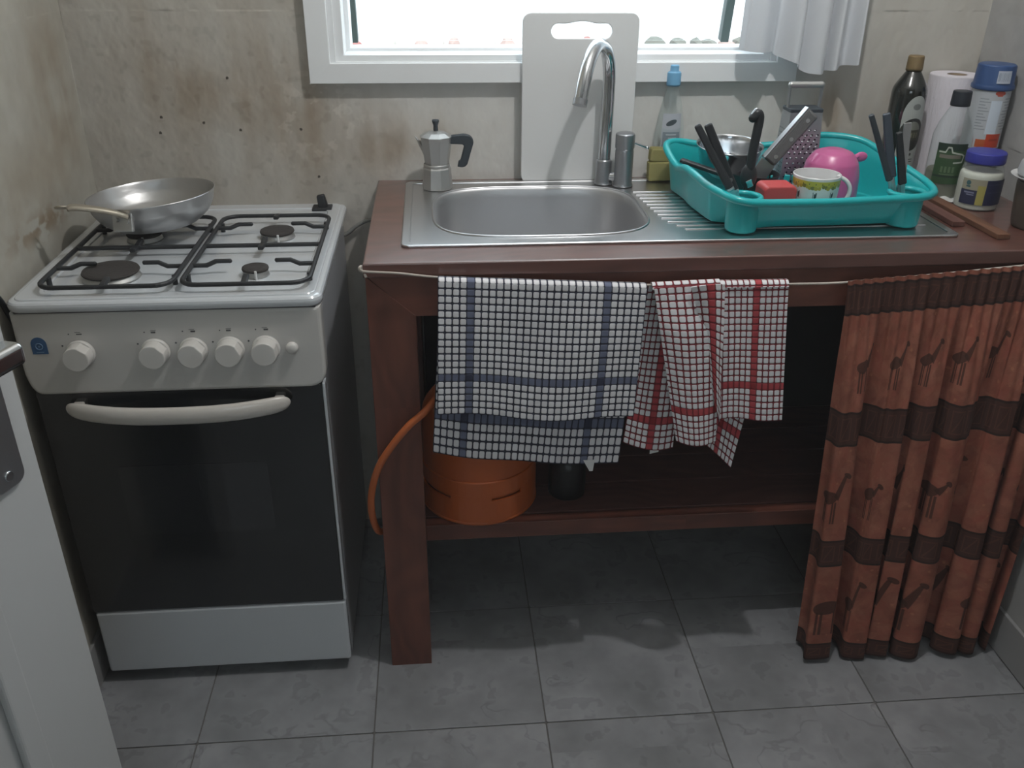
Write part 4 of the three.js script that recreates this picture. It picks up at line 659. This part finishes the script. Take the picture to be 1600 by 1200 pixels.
// ------------------------------------------------------------------ cords
{
  const a = thing('black_cable', 'black cable along the left wall behind the cooker corner', 'cable', [XL + 0.008, 0.86, 0.6]);
  part(a, 'cable', tube([[XL + 0.007, 0.93, 0.66], [XL + 0.007, 0.90, 0.60], [XL + 0.007, 0.862, 0.545], [XL + 0.007, 0.82, 0.52], [XL + 0.007, 0.70, 0.46], [XL + 0.006, 0.6, 0.3]], 0.005, 60, 8), M.black);
  const b = thing('grey_pipe', 'thin grey pipe running from the cooker to the table along the wall', 'pipe', [-0.05, 0.8, 0.012]);
  part(b, 'pipe', tube([[-0.13, 0.775, 0.014], [-0.083, 0.786, 0.014], [-0.055, 0.806, 0.014], [-0.028, 0.818, 0.014], [0.02, 0.82, 0.014]], 0.0045, 40, 8), M.greycord);
  const s = thing('curtain_cord', 'pale cord stretched along the front edge of the wooden table', 'cord', [0.6, 0.86, 0.548]);
  part(s, 'cord', tube([[-0.006, 0.884, 0.515], [-0.007, 0.8915, 0.53], [-0.004, 0.892, 0.5445], [0.017, 0.891, 0.548], [0.06, 0.888, 0.549], [0.128, 0.880, 0.551], [0.30, 0.868, 0.556], [0.487, 0.860, 0.557], [0.739, 0.856, 0.557], [0.836, 0.857, 0.557], [1.0, 0.868, 0.557], [1.154, 0.880, 0.556], [1.312, 0.888, 0.553]], 0.0021, 160, 8), M.cord);
  part(s, 'knot', merge(new THREE.SphereGeometry(0.006, 12, 8).translate(-0.006, 0.892, 0.533), rod([-0.005, 0.893, 0.535], [0.002, 0.881, 0.545], 0.0022)), M.cord);
}
// ------------------------------------------------------------------ tea towels
function towelTex(line, band, dark) {
  const C = 32, W = 29 * C, Hh = 40 * C;
  const draw = (bump) => (c) => {
    c.fillStyle = bump ? '#000' : line; c.fillRect(0, 0, W, Hh);
    for (let i = 0; i < 29; i++) for (let j = 0; j < 40; j++) {
      const vb = i === 4 || i === 23, hb = j === 34 || j === 4, x = i * C, y = j * C, k = hash(i, j, 5) * 10;
      c.fillStyle = bump ? '#fff' : vb && hb ? dark : vb || hb ? band : `rgb(${218 + k},${217 + k},${220 + k})`;
      const g = 2.9; c.beginPath(); c.roundRect(x + (vb ? 0 : g), y + (hb ? 0 : g), C - (vb ? 0 : 2 * g), C - (hb ? 0 : 2 * g), 6); c.fill();
      if (!bump && (vb !== hb)) { c.fillStyle = dark; c.globalAlpha = 0.5; if (vb) c.fillRect(x, y - 2, C, 5); else c.fillRect(x - 2, y, 5, C); c.globalAlpha = 1; }
    }
  };
  return std({ map: canvasTex(W, Hh, draw(false)), bumpMap: canvasTex(W / 2, Hh / 2, (c) => { c.scale(0.5, 0.5); draw(true)(c); }, false), bumpScale: 0.0016, roughness: 0.95 });
}
// a hanging flap: corners TL, TR, BL, BR at depth z, rippled; uu/vv cell windows into the cloth
function flap(TL, TR, BL, BR, z, opt = {}) {
  const { amp = 0.004, waves = 2, ph = 0, zb = z, u0 = 0, u1 = 1, v0 = 1, v1 = 0, nu = 48, nv = 40, bulge = () => 0, hem = () => 0 } = opt;
  return sheet((u, v) => {
    const x = lerp(lerp(TL[0], TR[0], u), lerp(BL[0], BR[0], u), v), y = lerp(lerp(TL[1], TR[1], u), lerp(BL[1], BR[1], u), v) + hem(u) * v;
    const k = sstep(0, 0.5, v); return [x, y, lerp(z, zb, v) + k * amp * Math.sin(u * waves * 6.28 + ph + v * 1.3) + bulge(u, v)];
  }, nu, nv, 0.0024, (u, v) => [lerp(u0, u1, u), lerp(v0, v1, v)]);
}
function overCord(x0, x1, y0, y1, ua, ub, va, vb) {       // the fold over the cord
  return sheet((u, v) => { const a = Math.PI * (1 - v), x = lerp(x0, x1, u), y = lerp(y0, y1, u); return [x, y - 0.005 + 0.0085 * Math.sin(a), 0.5625 - 0.0095 * Math.cos(a)]; }, 40, 10, 0.0024, (u, v) => [lerp(ua, ub, u), lerp(va, vb, v)]);
}
{
  const mat = towelTex('rgb(52,54,70)', 'rgb(104,110,132)', 'rgb(50,54,74)');
  const t = thing('tea_towel', 'white tea towel with navy blue checks hanging over the cord', 'towel', [0.30, 0.87, 0.56]);
  // 40 rows = 0.50 m; front uses rows 22-40, back rows 0-18
  part(t, 'front_flap', flap([0.121, 0.880], [0.476, 0.860], [0.113, 0.634], [0.469, 0.611], 0.572, { amp: 0.0035, waves: 1.4, ph: 0.6, zb: 0.578, u0: 0, u1: 1, v0: 0.47, v1: 0.0, hem: (u) => -0.006 * Math.sin(u * 3.14) + 0.004 * Math.sin(u * 9) }), mat);
  part(t, 'back_flap', flap([0.125, 0.880], [0.474, 0.860], [0.102, 0.540], [0.450, 0.501], 0.553, { amp: 0.004, waves: 1.6, ph: 2.6, zb: 0.557, u0: 0.0, u1: 1.0, v0: 0.53, v1: 1.0, hem: (u) => -0.008 * Math.sin(u * 3.14) - 0.004 * Math.sin(u * 11) }), mat);
  part(t, 'fold', overCord(0.1215, 0.4755, 0.8815, 0.8615, 0, 1, 0.53, 0.47), mat);
  part(t, 'care_tag', sheet((u, v) => [0.383 + u * 0.022 * (1 - v * 0.7) + v * 0.012, 0.513 - v * 0.022, 0.560 + 0.004 * v], 4, 4, 0.0008), M.white, 'white care tag');
}
{
  const mat = towelTex('rgb(120,44,52)', 'rgb(176,70,76)', 'rgb(140,40,46)');
  const t = thing('tea_towel', 'white tea towel with red checks hanging bunched over the cord', 'towel', [0.6, 0.87, 0.56]);
  // left front flap with a bunch folded across it
  const cw = 0.0124 / 0.36;   // one cell in u
  part(t, 'front_flap', flap([0.487, 0.861], [0.604, 0.866], [0.550, 0.564], [0.625, 0.557], 0.573, { amp: 0.002, waves: 0.6, zb: 0.584, u0: 0.19, u1: 0.47, v0: 0.6, v1: 0.0, bulge: (u, v) => 0.012 * Math.sin(u * 3.14) * sstep(0, 0.3, v) + 0.010 * sstep(0.55, 0.9, u) * (1 - v), hem: (u) => -0.004 * Math.sin(u * 3.14) }), mat);
  part(t, 'front_flap', sheet((u, v) => { const TL = [0.548, 0.864], TR = [0.606, 0.868], BL = [0.610, 0.650], BR = [0.626, 0.600]; const x = lerp(lerp(TL[0], TR[0], u), lerp(BL[0], BR[0], u), Math.pow(v, 0.85)), y = lerp(lerp(TL[1], TR[1], u), lerp(BL[1], BR[1], u), v); return [x, y + 0.006 * Math.sin(u * 3.14) * (1 - v), 0.581 + 0.011 * Math.sin(u * 3.14) * (1 - 0.6 * v) + 0.006 * v]; }, 24, 36, 0.0024, (u, v) => [0.075 + u * 0.15 + v * 0.03, 0.62 - v * 0.42]), mat);
  part(t, 'front_flap', flap([0.600, 0.862], [0.723, 0.862], [0.628, 0.600], [0.749, 0.592], 0.570, { amp: 0.003, waves: 0.8, ph: 1, zb: 0.573, u0: 0.60, u1: 0.985, v0: 0.52, v1: 0.0, hem: (u) => 0.003 * Math.sin(u * 7) }), mat);
  part(t, 'back_flap', flap([0.482, 0.858], [0.560, 0.862], [0.457, 0.546], [0.553, 0.532], 0.552, { amp: 0.003, waves: 0.8, ph: 2, zb: 0.554, u0: 0.0, u1: 0.29, v0: 0.4, v1: 1.0, hem: (u) => -0.012 * Math.sin(u * 3.14) }), mat);
  part(t, 'back_flap', flap([0.590, 0.862], [0.720, 0.862], [0.606, 0.545], [0.671, 0.482], 0.551, { amp: 0.004, waves: 0.7, ph: 1, zb: 0.556, u0: 0.66, u1: 0.96, v0: 0.4, v1: 1.0, nu: 30, bulge: () => 0 }), mat);
  part(t, 'fold', merge(overCord(0.485, 0.602, 0.8625, 0.866, 0.19, 0.47, 0.66, 0.6), overCord(0.600, 0.7235, 0.8635, 0.8625, 0.58, 0.985, 0.58, 0.52)), mat);
  part(t, 'care_tag', sheet((u, v) => [0.511 + u * 0.017, 0.531 - v * 0.014 + u * 0.004, 0.553], 3, 3, 0.0008), M.white, 'white care tag');
}
// ------------------------------------------------------------------ printed skirt curtain under the table
{
  const tex = canvasTex(2048, 1400, (c, W, Hh) => {   // 1.2 m x 0.88 m of cloth
    const y = (h) => (0.88 - h) / 0.88 * Hh, s = W / 1.2;
    c.fillStyle = 'rgb(150,90,72)'; c.fillRect(0, 0, W, Hh);
    for (let i = 0; i < 5200; i++) { const a = hash(i, 1, 9), b = hash(i, 2, 9), k = hash(i, 3, 9); c.globalAlpha = 0.15; c.fillStyle = k > 0.6 ? 'rgb(182,122,98)' : k > 0.3 ? 'rgb(108,60,50)' : 'rgb(160,82,64)'; c.beginPath(); c.ellipse(a * W, b * Hh, 8 + hash(i, 4, 9) * 46, 6 + hash(i, 5, 9) * 26, hash(i, 6, 9) * 3, 0, 7); c.fill(); }
    c.globalAlpha = 0.35; for (let i = 0; i < 500; i++) { c.fillStyle = 'rgb(200,140,104)'; c.beginPath(); c.arc(hash(i, 7, 9) * W, hash(i, 8, 9) * Hh, 2 + 4 * hash(i, 9, 9), 0, 7); c.fill(); }
    c.globalAlpha = 1;
    const band = (h1, h0) => { c.fillStyle = 'rgb(62,38,32)'; c.globalAlpha = 0.88; c.fillRect(0, y(h1), W, y(h0) - y(h1)); c.globalAlpha = 0.6; c.fillStyle = 'rgb(30,20,18)'; c.fillRect(0, y(h1), W, 7); c.fillRect(0, y(h0) - 7, W, 7); c.strokeStyle = 'rgb(104,66,50)'; c.lineWidth = 5; for (let x = 0; x < W; x += 64) { c.strokeRect(x + 8, y(h1) + 22, 44, (y(h0) - y(h1)) - 44); c.beginPath(); c.moveTo(x + 14, y(h0) - 26); c.lineTo(x + 46, y(h1) + 26); c.stroke(); } c.globalAlpha = 1; };
    band(0.872, 0.812); band(0.615, 0.540); band(0.318, 0.252); band(0.045, 0.0);
    const animal = (x, h, k, tall) => { const b = y(h); c.fillStyle = 'rgb(62,36,28)'; c.globalAlpha = 0.74; const q = (a, d) => [x + a * k, b - d * k];
      c.beginPath(); c.ellipse(...q(0, 78), 34 * k, 19 * k, -0.12, 0, 7); c.fill();
      for (const a of [-24, -14, 16, 25]) c.fillRect(x + a * k, b - 66 * k, 6 * k, 66 * k);
      c.beginPath(); c.moveTo(...q(20, 84)); c.lineTo(...q(46, 84 + tall)); c.lineTo(...q(56, 84 + tall)); c.lineTo(...q(36, 70)); c.fill();
      c.beginPath(); c.ellipse(...q(58, 84 + tall), 14 * k, 7 * k, 0.5, 0, 7); c.fill(); c.globalAlpha = 1; };
    for (let i = 0; i < 9; i++) { animal(120 + i * 225, 0.07, 1.35 + 0.15 * hash(i, 2, 2), 62); animal(60 + i * 230 + (i % 2) * 60, 0.36, 1.25, i % 2 ? 20 : 60); animal(150 + i * 220, 0.655, 1.1, 50); }
  });
  const cur = thing('skirt_curtain', 'rust coloured curtain printed with dark bands and giraffes, gathered on the cord at the right', 'curtain', [1.08, 0.86, 0.56]);
  const th = (u) => (u + 0.022 * Math.sin(u * 15 + 0.4) + 0.010 * Math.sin(u * 37 + 1)) * 2 * Math.PI * 6.4 - 1.9;
  const fine = (u) => Math.sin(u * 2 * Math.PI * 24 + 2 * Math.sin(u * 9));
  part(cur, 'cloth', sheet((u, v) => {
    const t = th(u), f = Math.sin(t) + 0.22 * Math.sin(2 * t + 1.2 + 3 * u), k = sstep(0, 0.25, v), amp = lerp(0.004, 0.034, Math.pow(v, 0.8)) * k * (0.7 + 0.5 * vnoise(u * 8, 3, 8));
    const x = lerp(lerp(0.832, 1.311, u), lerp(0.872, 1.300, u), Math.pow(v, 0.8)) - 0.013 * k * v * Math.sin(2 * t) + 0.006 * v * Math.sin(u * 11);
    const y = lerp(lerp(0.862, 0.893, u), 0.008, v) + v * v * 0.010 * (vnoise(u * 7, 1, 4) - 0.3);
    return [Math.min(x, 1.312), Math.max(0.004, y), 0.564 + lerp(0, 0.010, v) + amp * f + 0.0028 * fine(u) * (1 - sstep(0.1, 0.6, v))];
  }, 420, 60, 0.0016, (u, v) => [u * 0.80, 1 - v]), std({ map: tex, roughness: 0.9, side: THREE.DoubleSide }));
}
// ------------------------------------------------------------------ gas cylinder, hose, dark jar
{
  const x = 0.196, z = 0.352, y = 0.3095, R = 0.122, g = thing('gas_cylinder', 'orange steel gas cylinder with slotted foot ring on the shelf under the sink', 'gas cylinder', [x, y, z]);
  part(g, 'tank', smoothLathe([[0.001, 0.03], [0.08, 0.035], [0.113, 0.055], [0.118, 0.075], [0.119, 0.19], [0.112, 0.225], [0.09, 0.252], [0.05, 0.268], [0.001, 0.272]], x, y, z, 64, 70), M.orange);
  // foot ring with three pairs of slots: built as ribs of a ring with gaps
  const ringPiece = (a0, a1, y0, y1) => { const s = new THREE.Shape(); s.absarc(0, 0, R, a0, a1, false); s.absarc(0, 0, R - 0.004, a1, a0, true); s.closePath(); return extrude(s, y1 - y0, 0, 24).rotateX(-Math.PI / 2).translate(x, y + y0, z); };
  // world angle: x = cos a, z = -sin a ; front is a = -90 deg
  const D = Math.PI / 180, slots = [[-166, -121], [-80.5, -47.5], [20, 60], [105, 140]], segs = []; let a = -180; for (const [s0, s1] of slots) { segs.push([a, s0]); a = s1; } segs.push([a, 180]);
  part(g, 'foot_ring', merge(ringPiece(-180 * D, 180 * D, 0, 0.058), ringPiece(-180 * D, 180 * D, 0.068, 0.10), segs.map(([p, q]) => ringPiece(p * D, q * D, 0.056, 0.070)), new THREE.TorusGeometry(R - 0.002, 0.004, 8, 64).rotateX(Math.PI / 2).translate(x, y + 0.004, z), new THREE.TorusGeometry(R - 0.003, 0.003, 8, 64).rotateX(Math.PI / 2).translate(x, y + 0.1, z)), M.orange);
  part(g, 'collar', lathe([[0.072, 0.25], [0.076, 0.252], [0.080, 0.305], [0.077, 0.309], [0.074, 0.305], [0.070, 0.255]], x, y, z, 48), M.orange);
  part(g, 'valve', lathe([[0, 0.27], [0.018, 0.27], [0.018, 0.29], [0.012, 0.295], [0.012, 0.315], [0, 0.318]], x, y, z, 24), M.dullchrome);
  const h = thing('gas_hose', 'orange rubber gas hose looping out past the left table leg', 'hose', [0.03, 0.5, 0.56]);
  part(h, 'hose', tube([[0.19, 0.615, 0.36], [0.165, 0.640, 0.42], [0.125, 0.636, 0.49], [0.092, 0.622, 0.545], [0.062, 0.600, 0.556], [0.030, 0.560, 0.556], [0.001, 0.510, 0.552], [-0.016, 0.450, 0.545], [-0.020, 0.39, 0.53], [-0.012, 0.33, 0.505], [0.006, 0.28, 0.43], [0.03, 0.22, 0.36], [0.04, 0.13, 0.22], [0.02, 0.10, 0.12]], 0.0068, 140, 12), M.hose);
  const j = thing('dark_jar', 'dark glass jar on the shelf right of the orange gas cylinder', 'jar', [0.386, y, 0.36]);
  part(j, 'jar_glass', smoothLathe([[0.001, 0.0], [0.036, 0.0], [0.040, 0.006], [0.040, 0.07], [0.034, 0.085], [0.030, 0.09]], 0.386, y, 0.36, 36, 50), std({ color: rgb(0.012, 0.014, 0.016), roughness: 0.35 }));
  part(j, 'lid', lathe([[0, 0.088], [0.033, 0.088], [0.034, 0.1], [0.032, 0.102], [0, 0.102]], 0.386, y, 0.36, 32), M.dullchrome);
}
// ------------------------------------------------------------------ white window curtain
{
  const cu = thing('window_curtain', 'short white curtain hanging gathered at the right side of the window', 'curtain', [0.88, 2.17, 0.065]);
  const hem = (u) => { const p = [[0, 1.180], [0.30, 1.176], [0.40, 1.165], [0.52, 1.148], [0.63, 1.135], [0.70, 1.133], [0.85, 1.142], [1, 1.153]]; for (let i = 0; i < p.length - 1; i++) if (u <= p[i + 1][0]) return lerp(p[i][1], p[i + 1][1], (u - p[i][0]) / (p[i + 1][0] - p[i][0])); return 1.153; };
  part(cu, 'cloth', sheet((u, v) => {
    const f = Math.sin(u * u * 2 * Math.PI * 3.0 + u * 9 - 0.5), x = lerp(lerp(0.775, 1.0, u), lerp(0.750, 1.003, u), v) + 0.006 * v * Math.cos(u * 26);
    return [x, lerp(2.165, hem(u), v), 0.066 + 0.016 * f * (0.5 + 0.5 * v) + 0.004 * Math.sin(u * 45)];
  }, 140, 40, 0.0012, (u, v) => [u * 0.6, v]), phys({ color: rgb(0.72, 0.74, 0.77), roughness: 0.95, transmission: 0.3, thickness: 0, bumpMap: rep(grain, 8), bumpScale: 0.0003 }));
  part(cu, 'curtain_wire', rod([-0.2, 2.17, 0.066], [1.05, 2.17, 0.066], 0.003), M.greycord);
  for (const x of [-0.2, 1.05]) part(cu, 'wire_bracket', rod([x, 2.17, 0.07], [x, 2.17, 0.0005], 0.004), M.greycord);
}
scene.fog = new THREE.FogExp2(0xffffff, 0.02);   // thin fog added to imitate lens glare; lifts the dark corners
renderer.render(scene, camera);
